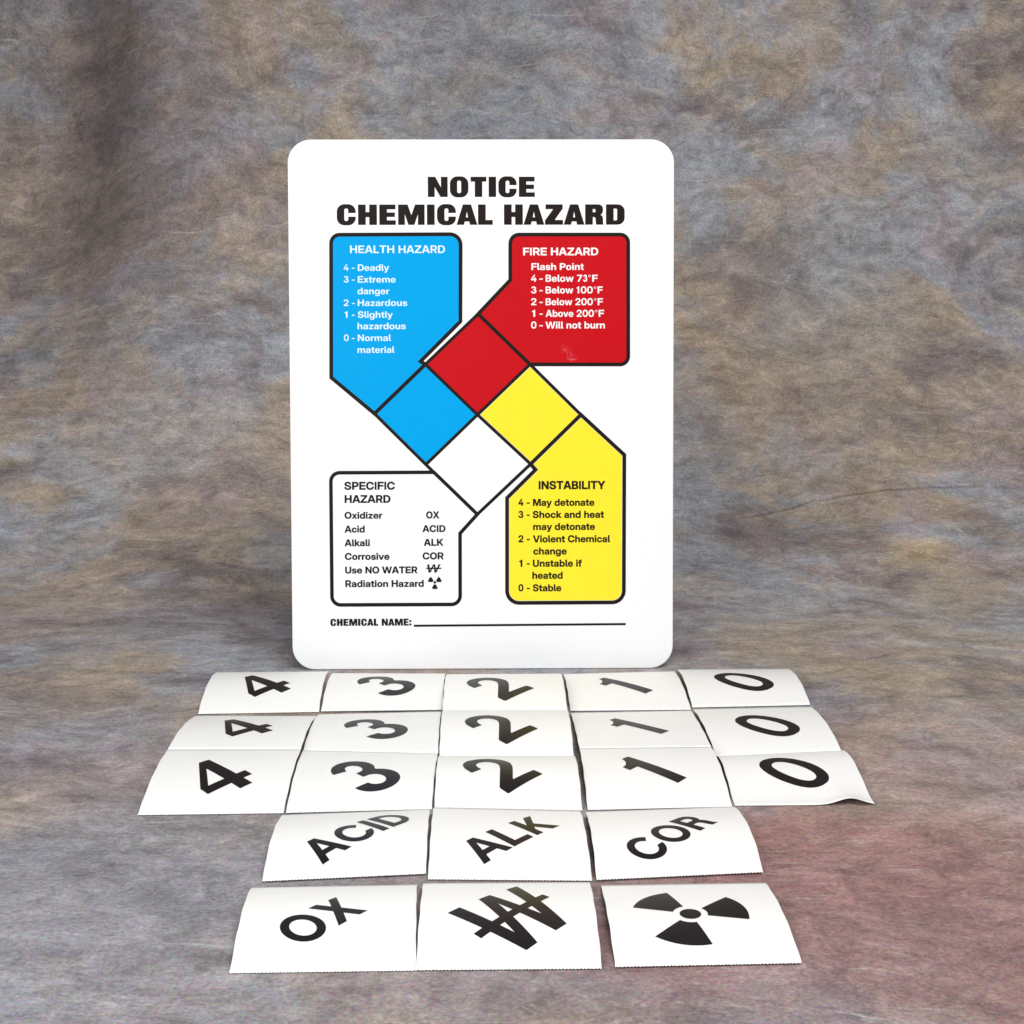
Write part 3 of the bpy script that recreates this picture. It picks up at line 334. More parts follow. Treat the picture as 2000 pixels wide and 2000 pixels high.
# ------------------------------------------------------------------ object helpers
def mesh_object(name, verts, faces, mat, parent=None, smooth=False):
    me = bpy.data.meshes.new(name)
    me.from_pydata(verts, [], faces)
    me.validate()
    me.update()
    if mat:
        me.materials.append(mat)
    if smooth:
        me.polygons.foreach_set('use_smooth', [True] * len(me.polygons))
    o = bpy.data.objects.new(name, me)
    COL.objects.link(o)
    if parent:
        o.parent = parent
    return o


def empty(name, loc, label, cat, group=None):
    o = bpy.data.objects.new(name, None)
    COL.objects.link(o)
    o.location = loc
    o.empty_display_size = 0.02
    o['label'] = label
    o['category'] = cat
    if group:
        o['group'] = group
    return o


def arc(cx, cy, rx, ry, a0, a1, n=10):
    return [(cx + rx * math.cos(math.radians(a0 + (a1 - a0) * i / n)), cy + ry * math.sin(math.radians(a0 + (a1 - a0) * i / n)))
            for i in range(n + 1)]


def fill(contours, grid=None):
    """Triangulate an outline with holes; grid adds inner points so that the result can be bent."""
    pts, edges = [], []
    for c in contours:
        b = len(pts)
        cc = []
        for i, p in enumerate(c):
            cc.append(p)
            if grid:
                q = c[(i + 1) % len(c)]
                d = math.hypot(q[0] - p[0], q[1] - p[1])
                m = int(d // grid)
                cc += [(p[0] + (q[0] - p[0]) * j / (m + 1), p[1] + (q[1] - p[1]) * j / (m + 1)) for j in range(1, m + 1)]
        pts += cc
        edges += [(b + i, b + (i + 1) % len(cc)) for i in range(len(cc))]
    if grid:
        x0, x1 = min(p[0] for p in pts), max(p[0] for p in pts)
        y0, y1 = min(p[1] for p in pts), max(p[1] for p in pts)
        for i in range(1, int((x1 - x0) / grid) + 1):
            for j in range(1, int((y1 - y0) / grid) + 1):
                pts.append((x0 + i * grid + 0.013 * j, y0 + j * grid + 0.017 * i))
    v, e, f, *_ = delaunay_2d_cdt([Vector(p) for p in pts], edges, [], 1, 1e-6)
    tris = []
    for t in f:
        cx, cy = sum(v[i].x for i in t) / len(t), sum(v[i].y for i in t) / len(t)
        odd = False
        for c in contours:
            for i in range(len(c)):
                (xa, ya), (xb, yb) = c[i - 1], c[i]
                if (ya > cy) != (yb > cy) and cx < xa + (xb - xa) * (cy - ya) / (yb - ya):
                    odd = not odd
        if not odd:
            continue
        a = sum(v[t[i]].x * v[t[(i + 1) % len(t)]].y - v[t[(i + 1) % len(t)]].x * v[t[i]].y for i in range(len(t)))
        tris.append(tuple(t) if a > 0 else tuple(reversed(t)))
    return [(p.x, p.y) for p in v], tris


# ------------------------------------------------------------------ lettering
BOLD = {ch: (adv / 233.0, [[(x / 233.0, y / 233.0) for x, y in c] for c in cs]) for ch, (adv, cs) in GLYPHS.items()}
BOLD['I'] = (0.36, [[(0.08, 0), (0.275, 0), (0.275, 1), (0.08, 1)]])
BOLD['1'] = (0.62, [[(0.25, 0), (0.445, 0), (0.445, 1), (0.30, 1), (0.265, 0.90), (0.205, 0.85), (0.09, 0.83), (0.09, 0.69), (0.25, 0.69)]])
BOLD['3'] = (0.70, [arc(.335, .290, .295, .305, 178, 412, 26) + arc(.325, .735, .260, .275, -38, 172, 24)
                    + [(.235, .735)] + arc(.330, .725, .095, .125, 175, -80, 18) + [(.275, .597), (.275, .452)]
                    + arc(.340, .298, .118, .150, 92, -176, 18)])
BOLD['@'] = (1.0, [arc(0.5, 0.5, 0.5, 0.5, 0, 350, 23), arc(0.5, 0.5, 0.34, 0.34, 0, 350, 23)])


def rrect(x0, y0, x1, y1, r, n=7):
    return (arc(x1 - r, y0 + r, r, r, -90, 0, n) + arc(x1 - r, y1 - r, r, r, 0, 90, n)
            + arc(x0 + r, y1 - r, r, r, 90, 180, n) + arc(x0 + r, y0 + r, r, r, 180, 270, n))


HEAVY = {
    'H': (.905, [[(0, 0), (.355, 0), (.355, .39), (.55, .39), (.55, 0), (.905, 0), (.905, 1), (.55, 1), (.55, .62), (.355, .62), (.355, 1), (0, 1)]]),
    'E': (.787, [[(0, 0), (.787, 0), (.787, .205), (.355, .205), (.355, .40), (.745, .40), (.745, .60), (.355, .60), (.355, .785), (.775, .785), (.775, 1), (0, 1)]]),
    'N': (.985, [[(0, 0), (.325, 0), (.325, .53), (.64, 0), (.985, 0), (.985, 1), (.665, 1), (.665, .44), (.36, 1), (0, 1)]]),
    'O': (.915, [rrect(0, -.02, .915, 1.02, .36), rrect(.345, .17, .57, .83, .10)]),
    'C': (.905, [[(.905, .60)] + arc(.545, .66, .36, .36, 0, 90, 8) + arc(.36, .66, .36, .36, 90, 180, 8) + arc(.36, .34, .36, .36, 180, 270, 8)
                 + arc(.545, .34, .36, .36, 270, 360, 8) + [(.905, .39), (.56, .39), (.56, .27)] + arc(.46, .27, .10, .10, 0, -90, 5)[1:]
                 + arc(.445, .27, .10, .10, 270, 180, 5) + arc(.445, .73, .10, .10, 180, 90, 5) + arc(.46, .73, .10, .10, 90, 0, 5) + [(.56, .60)]]),
    'T': (.777, [[(.21, 0), (.567, 0), (.567, .78), (.777, .78), (.777, 1), (0, 1), (0, .78), (.21, .78)]]),
    'I': (.355, [[(0, 0), (.355, 0), (.355, 1), (0, 1)]]),
    'M': (1.28, [[(0, 0), (.31, 0), (.31, .56), (.50, 0), (.78, 0), (.97, .56), (.97, 0), (1.28, 0), (1.28, 1), (.83, 1), (.64, .44), (.45, 1), (0, 1)]]),
    'A': (.995, [[(0, 0), (.345, 0), (.375, .165), (.62, .165), (.65, 0), (.995, 0), (.69, 1), (.305, 1)], [(.43, .35), (.565, .35), (.4975, .69)]]),
    'L': (.70, [[(0, 0), (.70, 0), (.70, .215), (.355, .215), (.355, 1), (0, 1)]]),
    'Z': (.867, [[(0, 0), (.867, 0), (.867, .215), (.45, .215), (.85, .80), (.85, 1), (.03, 1), (.03, .785), (.41, .785), (0, .20)]]),
    'R': (.888, [[(0, 0), (.355, 0), (.355, .385), (.43, .385), (.50, .35), (.52, .25), (.53, .05), (.545, 0), (.888, 0), (.865, .06), (.86, .28), (.83, .41),
                  (.73, .485), (.81, .55), (.85, .64), (.86, .74), (.845, .86), (.79, .95), (.70, .99), (.60, 1), (0, 1)],
                 [(.355, .60), (.355, .79), (.46, .79), (.505, .76), (.515, .695), (.505, .63), (.46, .60)]]),
    'D': (.90, [[(0, 0)] + arc(.56, .34, .34, .34, -90, 0, 8) + arc(.56, .66, .34, .34, 0, 90, 8) + [(0, 1)],
                [(.355, .19), (.49, .19), (.535, .21), (.55, .26), (.55, .74), (.535, .79), (.49, .81), (.355, .81)]]),
    ':': (.30, [[(0, .02), (.30, .02), (.30, .30), (0, .30)], [(0, .52), (.30, .52), (.30, .80), (0, .80)]]),
}
q = .185
MEDIUM = {
    'I': (q, [[(0, 0), (q, 0), (q, 1), (0, 1)]]),
    'L': (.66, [[(0, 0), (.66, 0), (.66, .155), (q, .155), (q, 1), (0, 1)]]),
    'A': (.96, [[(0, 0), (.18, 0), (.265, .25), (.695, .25), (.78, 0), (.96, 0), (.585, 1), (.375, 1)], [(.315, .395), (.645, .395), (.48, .86)]]),
    'K': (.80, [[(0, 0), (q, 0), (q, .27), (.30, .43), (.585, 0), (.80, 0), (.415, .56), (.775, 1), (.565, 1), (q, .49), (q, 1), (0, 1)]]),
    'X': (.86, [[(0, 0), (.20, 0), (.43, .355), (.66, 0), (.86, 0), (.53, .51), (.845, 1), (.645, 1), (.43, .66), (.215, 1), (.015, 1), (.33, .51)]]),
    'O': (1.0, [arc(.5, .5, .5, .52, 0, 352, 44), arc(.5, .5, .335, .365, 0, 352, 44)]),
    'C': (.92, [arc(.5, .5, .5, .52, 42, 340, 34) + [(.97, .33), (.80, .33)] + arc(.5, .5, .335, .365, 330, 42, 30)]),
    'D': (.86, [[(0, 0)] + arc(.38, .5, .48, .5, -90, 90, 22) + [(0, 1)], [(q, .15)] + arc(.38, .5, .315, .35, -90, 90, 20) + [(q, .85)]]),
    'R': (.80, [[(0, 0), (q, 0), (q, .40), (.40, .40), (.50, .37), (.555, .28), (.575, .10), (.605, 0), (.80, 0), (.755, .08), (.735, .30), (.69, .42),
                 (.62, .475), (.72, .55), (.765, .65), (.765, .76), (.72, .90), (.63, .97), (.49, 1), (0, 1)],
                [(q, .55), (q, .85), (.46, .85), (.545, .825), (.595, .765), (.595, .66), (.56, .585), (.47, .55)]]),
}


def set_line(text, font, x0, x1, base, cap):
    """Outlines of one line whose ink spans x0..x1, with the given baseline and capital height."""
    x, out = 0.0, []
    for i, ch in enumerate(text):
        if ch == ' ' and font is not BOLD:
            x += .44 if font is HEAVY else .3
            continue
        adv, cs = font[ch]
        nx = text[i + 1] if i + 1 < len(text) else ''
        out += [[[(x + px, py) for px, py in c] for c in cs]] if cs else []
        if font is BOLD:
            x += adv
        elif font is HEAVY:
            x += adv + (.06 if 'A' in (ch, nx) or nx == 'Z' else .14)
        else:
            x += adv + (.13 if 'A' in (ch, nx) else .20)
    lo = min(p[0] for g in out for c in g for p in c)
    hi = max(p[0] for g in out for c in g for p in c)
    s = (x1 - x0) / (hi - lo)
    return [[[(x0 + (px - lo) * s, base + py * cap) for px, py in c] for c in g] for g in out]


def trefoil(cx, cy, r_disc, r_in, r_out, half, angles):
    gs = [[arc(cx, cy, r_disc, r_disc, 0, 345, 23)]] if r_disc else []
    for a in angles:
        gs.append([arc(cx, cy, r_out, r_out, a - half, a + half, 16) + arc(cx, cy, r_in, r_in, a + half, a - half, 6)])
    return gs


# W crossed by a bar, one outline: [x -20..20, y -24..17] in millimetres for the big label
def struck_w():
    return [[(-17.8, 17.3), (-13.6, -23.6), (-7.3, -23.6), (2.9, 9.0), (3.8, -23.6), (10.2, -23.6), (23.3, 17.3), (17.0, 17.3), (8.8, -11.4), (6.7, 17.3), (0.3, 17.3),
             (-9.0, -13.0), (-11.2, 17.3)]]


# ------------------------------------------------------------------ the cloth sweep (floor, curve and back of one muslin sheet)
Y0, RAD = 1.05, 0.55
A0 = math.pi / 2 - 0.06


def sweep(s):
    if s < Y0:
        return s, 0.0, 0.0
    a = (s - Y0) / RAD
    if a < A0:
        return Y0 + RAD * math.sin(a), RAD * (1 - math.cos(a)), a
    e = (s - Y0) - RAD * A0
    return Y0 + RAD * math.sin(A0) + e * math.cos(A0), RAD * (1 - math.cos(A0)) + e * math.sin(A0), A0


CREASE = [(0.10, 1.249), (0.181, 1.254), (0.204, 1.259), (0.228, 1.264), (0.252, 1.274), (0.272, 1.284), (0.301, 1.291), (0.326, 1.297), (0.364, 1.302), (0.48, 1.305)]


def crease_s(x):
    if x <= CREASE[0][0]:
        return CREASE[0][1]
    for (xa, sa), (xb, sb) in zip(CREASE, CREASE[1:]):
        if x <= xb:
            return sa + (sb - sa) * (x - xa) / (xb - xa) + 0.0005 * math.sin(x * 170)
    return CREASE[-1][1]


def smooth01(t):
    t = min(1, max(0, t))
    return t * t * (3 - 2 * t)


def build_cloth():
    rows = []                                   # ('abs', s) below and above the crease, ('off', d) close to it
    lo, hi = 1.20, 1.36
    s = -0.6
    while s < lo - 1e-6:
        rows.append(('abs', s)); s += 0.02
    near = [-.05, -.04, -.03, -.022, -.015, -.010, -.007, -.005, -.0035, -.0024, -.0016, -.001, -.0005, 0, .0005, .001, .0016, .0024, .0035, .005, .007, .010, .015, .022, .03, .04, .05]
    rows += [('off', d) for d in near]
    s = hi
    while s < 3.4:
        rows.append(('abs', s)); s += 0.02
    xs, x = [], -1.3
    while x < 1.3:
        xs.append(x)
        x += 0.004 if 0.12 < x < 0.5 else 0.02
    verts, uvs = [], []
    for kind, val in rows:
        for x in xs:
            d = 0.0
            if kind == 'abs':
                s = val
            else:
                cs = crease_s(x)
                s = cs + val if abs(val) < 0.03 else cs + val + (1.28 + val - cs - val) * 0.0
                depth = 0.0100 * smooth01((x - 0.170) / 0.10) * smooth01((0.46 - x) / 0.08)
                w = abs(val) / 0.0012
                d = -depth * math.exp(-w * w)
            y, z, a = sweep(s)
            # slow billows of the hanging sheet; the table part lies flat
            h = smooth01((s - 1.08) / 0.45)
            d += h * (0.006 * math.sin(5.0 * x + 1.1 * s) * math.sin(3.1 * s + 0.7) + 0.004 * math.sin(9.0 * x - 2.0 * s + 1.0))
            # soft upright fold where the sheet hangs at the far left
            d -= 0.13 * smooth01((-0.36 - x) / 0.17) * smooth01((s - 1.35) / 0.45)
            verts.append((x, y - d * math.sin(a), z + d * math.cos(a)))
            uvs.append((x, s))
    nx = len(xs)
    faces = [(r * nx + c, r * nx + c + 1, (r + 1) * nx + c + 1, (r + 1) * nx + c) for r in range(len(rows) - 1) for c in range(nx - 1)]
    o = mesh_object('backdrop_cloth', verts, faces, MAT['cloth'], None, True)
    uvl = o.data.uv_layers.new(name='UVMap')
    for lp in o.data.loops:
        uvl.data[lp.index].uv = uvs[lp.vertex_index]
    o['kind'] = 'structure'
    o['label'] = 'mottled grey and mauve muslin cloth under and behind the labels and sign'
    return o


build_cloth()

# ------------------------------------------------------------------ the sign
SIGN_W, SIGN_X, SIGN_Y, SIGN_YAW, SIGN_LEAN, SIGN_H = 0.254, *[-0.01954, 0.92119, 0.01035, 0.14093, 0.34987]
sign = empty('hazard_sign', (SIGN_X, SIGN_Y, 0), 'white plastic chemical hazard notice with blue, red and yellow panels, leaning upright behind the labels', 'sign')
ex = Vector((math.cos(SIGN_YAW), math.sin(SIGN_YAW), 0))
back = Vector((-math.sin(SIGN_YAW), math.cos(SIGN_YAW), 0))
ey = back * math.sin(SIGN_LEAN) + Vector((0, 0, math.cos(SIGN_LEAN)))
ez = ex.cross(ey)
sign.matrix_world = Matrix.Translation((SIGN_X, SIGN_Y, 0.0004)) @ Matrix((ex, ey, ez)).transposed().to_4x4()


def plate():
    w, h, r, t = SIGN_W / 2, SIGN_H, 0.0153, 0.0014
    def ring(i, z):
        return [(x, y, z) for x, y in rrect(-w + i, i, w - i, h - i, r - i, 14)]
    b = 0.0003
    rings = [ring(b, 0.0), ring(0, -b), ring(0, -t + b), ring(b, -t)]
    n = len(rings[0])
    v = [p for rg in rings for p in rg]
    f = [tuple(range(n)), tuple(reversed(range(3 * n, 4 * n)))]
    for k in range(3):
        f += [((k + 1) * n + i, (k + 1) * n + (i + 1) % n, k * n + (i + 1) % n, k * n + i) for i in range(n)]
    return mesh_object('plate', v, f, MAT['plate'], sign)


plate()
M = 0.001


def shape(name, contour_groups, z, mat, parent):
    """Flat print: every group is an outline with its holes, in millimetres on the plate."""
    v, f = [], []
    for g in contour_groups:
        pv, pf = fill(g)
        b = len(v)
        v += [(x * M, y * M, z * M) for x, y in pv]
        f += [tuple(b + i for i in t) for t in pf]
    return mesh_object(name, v, f, mat, parent)


def inside(p, c):
    odd = False
    for i in range(len(c)):
        (xa, ya), (xb, yb) = c[i - 1], c[i]
        if (ya > p[1]) != (yb > p[1]) and p[0] < xa + (xb - xa) * (p[1] - ya) / (yb - ya):
            odd = not odd
    return odd


def bolder(group, d):
    """Thicken one letter: outlines move out, counters move in."""
    out = []
    for i, c in enumerate(group):
        hole = any(j != i and inside(c[0], o) for j, o in enumerate(group))
        cc = list(c) if (area(c) > 0) != hole else list(c)[::-1]
        out.append(offset(cc, -d))
    return out


def lettering(name, lines, z, mat, parent, font=None, fat=0.0):
    gs = []
    for text, x0, x1, base, cap in lines:
        if text == '#W':
            w = struck_w()[0]
            kx, ky = (x1 - x0) / 46.0, cap / 40.9
            gs.append([[(x0 + (px + 20.5) * kx, base + (py + 23.6) * ky) for px, py in w]])
            struck.append((x0, x1, base + cap * 0.44, base + cap * 0.60))
        elif text == '#R':
            cx, cy, r = (x0 + x1) / 2, base + cap * .55, cap * .56
            gs += trefoil(cx, cy, r * .2, r * .3, r, 27, (-90, 30, 150))
        else:
            gs += [bolder(g, fat) if fat else g for g in set_line(text, font or BOLD, x0 + fat, x1 - fat, base + fat * .5, cap - fat)]
    return shape(name, gs, z, mat, parent)


struck = []


def rounded(path, radii, n=8):
    """Round chosen corners of a closed path: radii {index: mm}."""
    out, m = [], len(path)
    for i, p in enumerate(path):
        r = radii.get(i)
        if not r:
            out.append(tuple(p)); continue
        P_, A, B = Vector(p), Vector(path[i - 1]), Vector(path[(i + 1) % m])
        da, db = (A - P_).normalized(), (B - P_).normalized()
        ang = da.angle(db)
        tl = r / math.tan(ang / 2)
        c = P_ + (da + db).normalized() * (r / math.sin(ang / 2))
        s, e = P_ + da * tl, P_ + db * tl
        a0, a1 = math.atan2(s.y - c.y, s.x - c.x), math.atan2(e.y - c.y, e.x - c.x)
        dlt = (a1 - a0 + math.pi) % (2 * math.pi) - math.pi
        out += [(c.x + r * math.cos(a0 + dlt * k / n), c.y + r * math.sin(a0 + dlt * k / n)) for k in range(n + 1)]
    return out


def offset(path, d, closed=True):
    """Mitred offset of a path to its left by d."""
    out, m = [], len(path)
    for i in range(m):
        p = Vector(path[i])
        a = Vector(path[i - 1]) if (closed or i) else None
        b = Vector(path[(i + 1) % m]) if (closed or i < m - 1) else None
        n1 = Vector((-(p - a).y, (p - a).x)).normalized() if a is not None else None
        n2 = Vector((-(b - p).y, (b - p).x)).normalized() if b is not None else None
        n1 = n1 if n1 is not None else n2
        n2 = n2 if n2 is not None else n1
        bis = (n1 + n2).normalized()
        out.append(tuple(p + bis * (d / max(.35, bis.dot(n1)))))
    return out


def stroke(name, path, width, z, parent, closed=True):
    l, r = offset(path, width / 2, closed), offset(path, -width / 2, closed)
    m = len(path)
    v = [(x * M, y * M, z * M) for x, y in l + r]
    f = []
    for i in range(m if closed else m - 1):
        j = (i + 1) % m
        f.append((i, m + i, m + j, j))
    return mesh_object(name, v, f, MAT['black'], parent)


def area(path):
    return sum(path[i][0] * path[(i + 1) % len(path)][1] - path[(i + 1) % len(path)][0] * path[i][1] for i in range(len(path))) / 2


def panel(name, path, radii, mat, width, z, inset=None):
    path = [tuple(p) for p in path]
    if area(path) < 0:
        path = path[::-1]
        radii = {len(path) - 1 - k: r for k, r in radii.items()}
    ring = rounded(path, radii)
    fld = ring if inset is None else offset(ring, inset)
    o = shape(name, [[fld]], 0.10 + z, MAT[mat], sign)
    stroke('panel_border', ring, width, 0.16 + z, o)
    return o


A = SIGN_ART
lettering('title_lettering', SIGN_TEXT['title'], 0.10, MAT['black'], sign, HEAVY, 0.16)
hp = panel('health_panel', A['health'], {0: 5.6, 1: 7.0}, 'blue', 2.5, 0.000)
lettering('heading', SIGN_TEXT['health_head'], 0.20, MAT['pale'], hp, None, -0.05)
lettering('rating_list', SIGN_TEXT['health_list'], 0.20, MAT['pale'], hp, None, -0.035)
fp = panel('fire_panel', A['fire'], {0: 5.8, 1: 5.2, 2: 5.4}, 'red', 2.45, 0.003)
lettering('heading', SIGN_TEXT['fire_head'], 0.20, MAT['white'], fp)
lettering('rating_list', SIGN_TEXT['fire_list'], 0.20, MAT['white'], fp)
ip = panel('instability_panel', A['inst'], {3: 7.8, 4: 8.0}, 'yellow', 2.5, 0.006, 1.48)
lettering('heading', SIGN_TEXT['inst_head'], 0.20, MAT['black'], ip, None, 0.13)
lettering('rating_list', SIGN_TEXT['inst_list'], 0.20, MAT['black'], ip, None, 0.095)
sp_ = panel('specific_hazard_panel', A['spec'], {0: 5.8, 4: 5.8, 5: 5.8}, 'white', 2.4, 0.009)
lettering('heading', SIGN_TEXT['spec_head'], 0.20, MAT['black'], sp_, None, 0.11)
lettering('hazard_list', SIGN_TEXT['spec_list'], 0.20, MAT['black'], sp_, None, 0.095)
x0, x1, ya, yb = struck[0]
shape('strike_bar', [[[(x0, ya), (x1, ya), (x1, yb), (x0, yb)]]], 0.215, MAT['black'], sp_)
d = [tuple(p) for p in A['dia']]
for i, (nm, idx, mat, ins) in enumerate((('red_diamond', (0, 1, 8, 7), 'red', None), ('blue_diamond', (7, 8, 5, 6), 'blue', None),
                                         ('yellow_diamond', (1, 2, 3, 8), 'yellow', 1.32), ('white_diamond', (8, 3, 4, 5), 'white', None))):
    panel(nm, [d[j] for j in idx], {}, mat, 2.15, 0.012 + 0.003 * i, ins)
lettering('chemical_name_lettering', SIGN_TEXT['chem_name'], 0.10, MAT['black'], sign, HEAVY, 0.06)
stroke('write_in_line', [tuple(p) for p in A['line']], 1.45, 0.10, sign, False)

# ------------------------------------------------------------------ sticker labels
LW, LL = 0.0732, 0.072942


def label_surface(key):
    p = LABEL_SHAPE[key]['p']
    cc = LABEL_SHAPE[key]['c']
    x, y, yaw, zf = p[:4]
    segs = [p[4 + 3 * i:7 + 3 * i] for i in range((len(p) - 4) // 3)]
    cy, sy = math.cos(yaw), math.sin(yaw)

    def pos(u, v):
        """u: millimetres from the centre line, v: cells from the front edge"""
        n = len(segs)
        i = min(n - 1, max(0, int(math.floor(v))))
        d0, z0 = 0.0, zf
        for k in range(i):
            a, kk, z1 = segs[k]
            c = LL - 8 * a * a / (3 * LL)
            d0 += math.sqrt(c * c - (z1 - z0) ** 2)
            z0 = z1
        a, kk, z1 = segs[i]
        c = LL - 8 * a * a / (3 * LL)
        dz = z1 - z0
        cd = math.sqrt(c * c - dz * dz)
        t = v - i
        tt = min(1, max(0, t))
        off = 4 * a * tt * (1 - tt) * (1 + kk * (2 * tt - 1))
        dd = d0 + t * cd - off * dz / c
        zz = max(0.0005, z0 + t * dz + off * cd / c)
        px = u * 0.001
        w = u * 0.001 / LW + 0.5
        q = [[cc[i][s][j] * (1 - tt) + cc[i + 1][s][j] * tt for j in range(2)] for s in range(2)]
        ox = (q[0][0] * (1 - w) + q[1][0] * w) * 0.001
        oy = (q[0][1] * (1 - w) + q[1][1] * w) * 0.001
        # a corner of the last strip curls up from the cloth
        if key == 's_0' and v < 0.45:
            g = math.exp(-((u - 24.0) / 9.0) ** 2) * (1 - v / 0.45) ** 2
            zz += 0.0035 * g
        return Vector((x + px * cy - dd * sy + ox, y + px * sy + dd * cy + oy, zz + 0.0002))
    return pos, len(segs), Vector((x, y, 0.0))


def normal(pos, u, v):
    a = pos(u + .5, v) - pos(u - .5, v)
    b = pos(u, v + .006) - pos(u, v - .006)
    return a.cross(b).normalized()


def paper_cell(pos, origin, i, torn_front, torn_back, rnd):
    """One label: a thin closed sheet between two tear lines, with the teeth of the perforation along a torn edge."""
    NU, NV, t = 216, 26, 0.00016
    ph = rnd.random() * 6
    pitch = 1.42
    amp = [0.30 + 0.18 * math.sin(k * 0.9 + ph) + 0.12 * rnd.random() for k in range(NU + 1)]
    top = []
    for j in range(NV + 1):
        for k in range(NU + 1):
            u = (k / NU - .5) * LW * 1000
            v = i + j / NV
            if torn_front and j < 3:
                tooth = abs(math.sin(math.pi * (u + ph) / pitch))
                v -= 1.7 * amp[k] * (tooth - .55) * (1, .4, .1)[j] / (LL * 1000)
            if torn_back and j == NV:
                v += 0.25 * (abs(math.sin(math.pi * (u + ph) / pitch)) - .5) / (LL * 1000)
            edge = 0.12 * math.sin(v * 21 + ph) if k in (0, NU) else 0
            top.append((u + edge, v))
    P_ = [pos(u, v) for u, v in top]
    N_ = []
    w = NU + 1
    for j in range(NV + 1):
        for k in range(w):
            a = P_[j * w + min(NU, k + 1)] - P_[j * w + max(0, k - 1)]
            b = pos(top[j * w + k][0], i + min(.999, max(.001, j / NV)) + .004) - pos(top[j * w + k][0], i + min(.999, max(.001, j / NV)) - .004)
            N_.append(a.cross(b).normalized())
    n = len(P_)
    v = [tuple(p - origin) for p in P_] + [tuple(p - origin - nn * t) for p, nn in zip(P_, N_)]
    f = []
    for j in range(NV):
        for k in range(NU):
            q = (j * w + k, j * w + k + 1, (j + 1) * w + k + 1, (j + 1) * w + k)
            f.append(q)
            f.append(tuple(n + z for z in reversed(q)))
    rim = [k for k in range(w)] + [j * w + NU for j in range(1, NV + 1)] + [NV * w + k for k in range(NU - 1, -1, -1)] + [j * w for j in range(NV - 1, 0, -1)]
    for a, b in zip(rim, rim[1:] + rim[:1]):
        f.append((b, a, n + a, n + b))
    return v, f


def turned(groups):
    """Turn print set along the diagonal (r, n) into label millimetres."""
    k = math.sqrt(.5)
    return [[[(k * (r - m), k * (r + m)) for r, m in c] for c in g] for g in groups]


def digit(ch, width, cr, cn, h=39.4):
    return set_line(ch, BOLD, cr - width / 2, cr + width / 2, cn - h / 2, h)


FOUR = [[[(-2.0, -18.3), (5.7, -18.3), (5.7, -10.7), (11.2, -10.7), (11.2, -4.3), (5.7, -4.3), (5.7, 20.9), (-0.6, 20.9), (-16.7, -4.0), (-16.7, -10.7), (-2.0, -10.7)],
         [(-2.0, -4.3), (-2.0, 11.8), (-12.0, -4.3)]]]
ONE = [[[(-2.2, -18.7), (5.3, -18.7), (5.3, 21.4), (0.2, 21.4), (-1.0, 18.2), (-3.0, 15.8), (-5.4, 14.2), (-8.4, 13.5), (-8.4, 8.5), (-2.2, 8.5)]]]


def word(text, r0, r1, base, cap, d=0.50):
    return turned([bolder(g, d) for g in set_line(text, MEDIUM, r0 + d, r1 - d, base + d, cap - 2 * d)])


PRINTS = {
    '4': turned(FOUR), '1': turned(ONE), '3': turned(digit('3', 27.0, -.9, -1.2)), '2': turned(digit('2', 25.5, -6.0, .9)),
    '0': turned(digit('0', 26.6, .4, -1.0)),
    'ACID': word('ACID', -27.4, 30.8, -12.7, 19.2),
    'ALK': word('ALK', -26.6, 24.0, -10.6, 19.0),
    'COR': word('COR', -29.2, 20.3, -12.2, 18.4),
    'OX': word('OX', -22.4, 13.2, -9.2, 19.6),
    'W': turned([bolder([w], 0.12) for w in struck_w()]),
    'R': [[[(x, y) for x, y in c] for c in g] for g in trefoil(-2.2, -.6, 4.5, 7.3, 24.2, 28.5, (135, 15, -105))],
}
W_BAR = turned([[[(-21.3, -5.7), (22.9, -2.5), (22.9, 1.7), (-21.3, -1.4)]]])


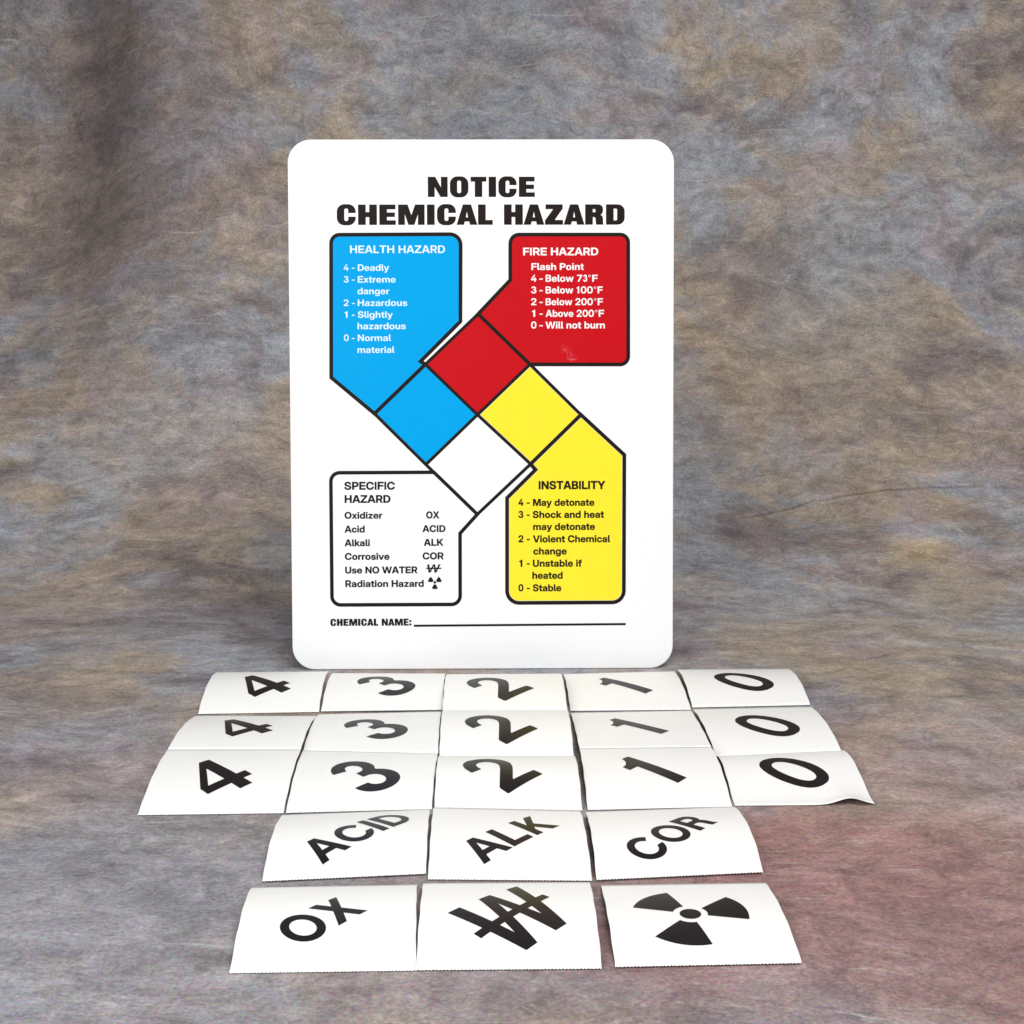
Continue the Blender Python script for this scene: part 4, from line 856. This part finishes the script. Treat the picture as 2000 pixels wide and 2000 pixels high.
def printed(name, groups, pos, origin, i, lift, parent):
    v, f = [], []
    for g in groups:
        pv, pf = fill(g, 2.2)
        b = len(v)
        for x, y in pv:
            vv = i + .5 + y / (LL * 1000)
            v.append(tuple(pos(x, vv) + normal(pos, x, vv) * lift - origin))
        f += [tuple(b + k for k in t) for t in pf]
    return mesh_object(name, v, f, MAT['label_ink'], parent, True)


GROUP = 'white sticker labels laid in rows in front of the sign'
ROWS = [
    ('r1_4', 'sticker_label', ['4'], 'single white label printed with a black 4, left end of the row against the sign'),
    ('r1_3', 'sticker_label', ['3'], 'single white label printed with a black 3, touching the sign'),
    ('r1_1', 'sticker_label', ['1'], 'single white label printed with a black 1, touching the sign'),
    ('r1_0', 'sticker_label', ['0'], 'single white label printed with a black 0, right end of the row against the sign'),
    ('s_4', 'label_strip', ['4', '4'], 'perforated strip of two white labels printed with black 4s'),
    ('s_3', 'label_strip', ['3', '3'], 'perforated strip of two white labels printed with black 3s'),
    ('s_2', 'label_strip', ['2', '2', '2'], 'perforated strip of three white labels printed with black 2s'),
    ('s_1', 'label_strip', ['1', '1'], 'perforated strip of two white labels printed with black 1s'),
    ('s_0', 'label_strip', ['0', '0'], 'perforated strip of two white labels printed with black 0s, front corner curling'),
    ('acid', 'sticker_label', ['ACID'], 'white label printed diagonally with the word ACID'),
    ('alk', 'sticker_label', ['ALK'], 'white label printed diagonally with the letters ALK'),
    ('cor', 'sticker_label', ['COR'], 'white label printed diagonally with the letters COR'),
    ('ox', 'sticker_label', ['OX'], 'white label printed diagonally with the letters OX'),
    ('w', 'sticker_label', ['W'], 'white label printed with a bold black W crossed out by a bar'),
    ('rad', 'sticker_label', ['R'], 'white label printed with a black three-bladed radiation symbol'),
]
for key, name, prints, label in ROWS:
    pos, n, origin = label_surface(key)
    rnd = random.Random(key)
    root = empty(name, origin, label, 'label strip' if n > 1 else 'sticker label', GROUP)
    for i in range(n):
        v, f = paper_cell(pos, origin, i, i == 0, i == n - 1, rnd)
        cell = mesh_object('label_paper', v, f, MAT['paper'], root, True)
        what = prints[i]
        pname = 'printed_numeral' if what.isdigit() else ('printed_symbol' if what in ('W', 'R') else 'printed_word')
        printed(pname, PRINTS[what], pos, origin, i, 0.00013, cell)
        if what == 'W':
            printed('strike_bar', W_BAR, pos, origin, i, 0.00017, cell)
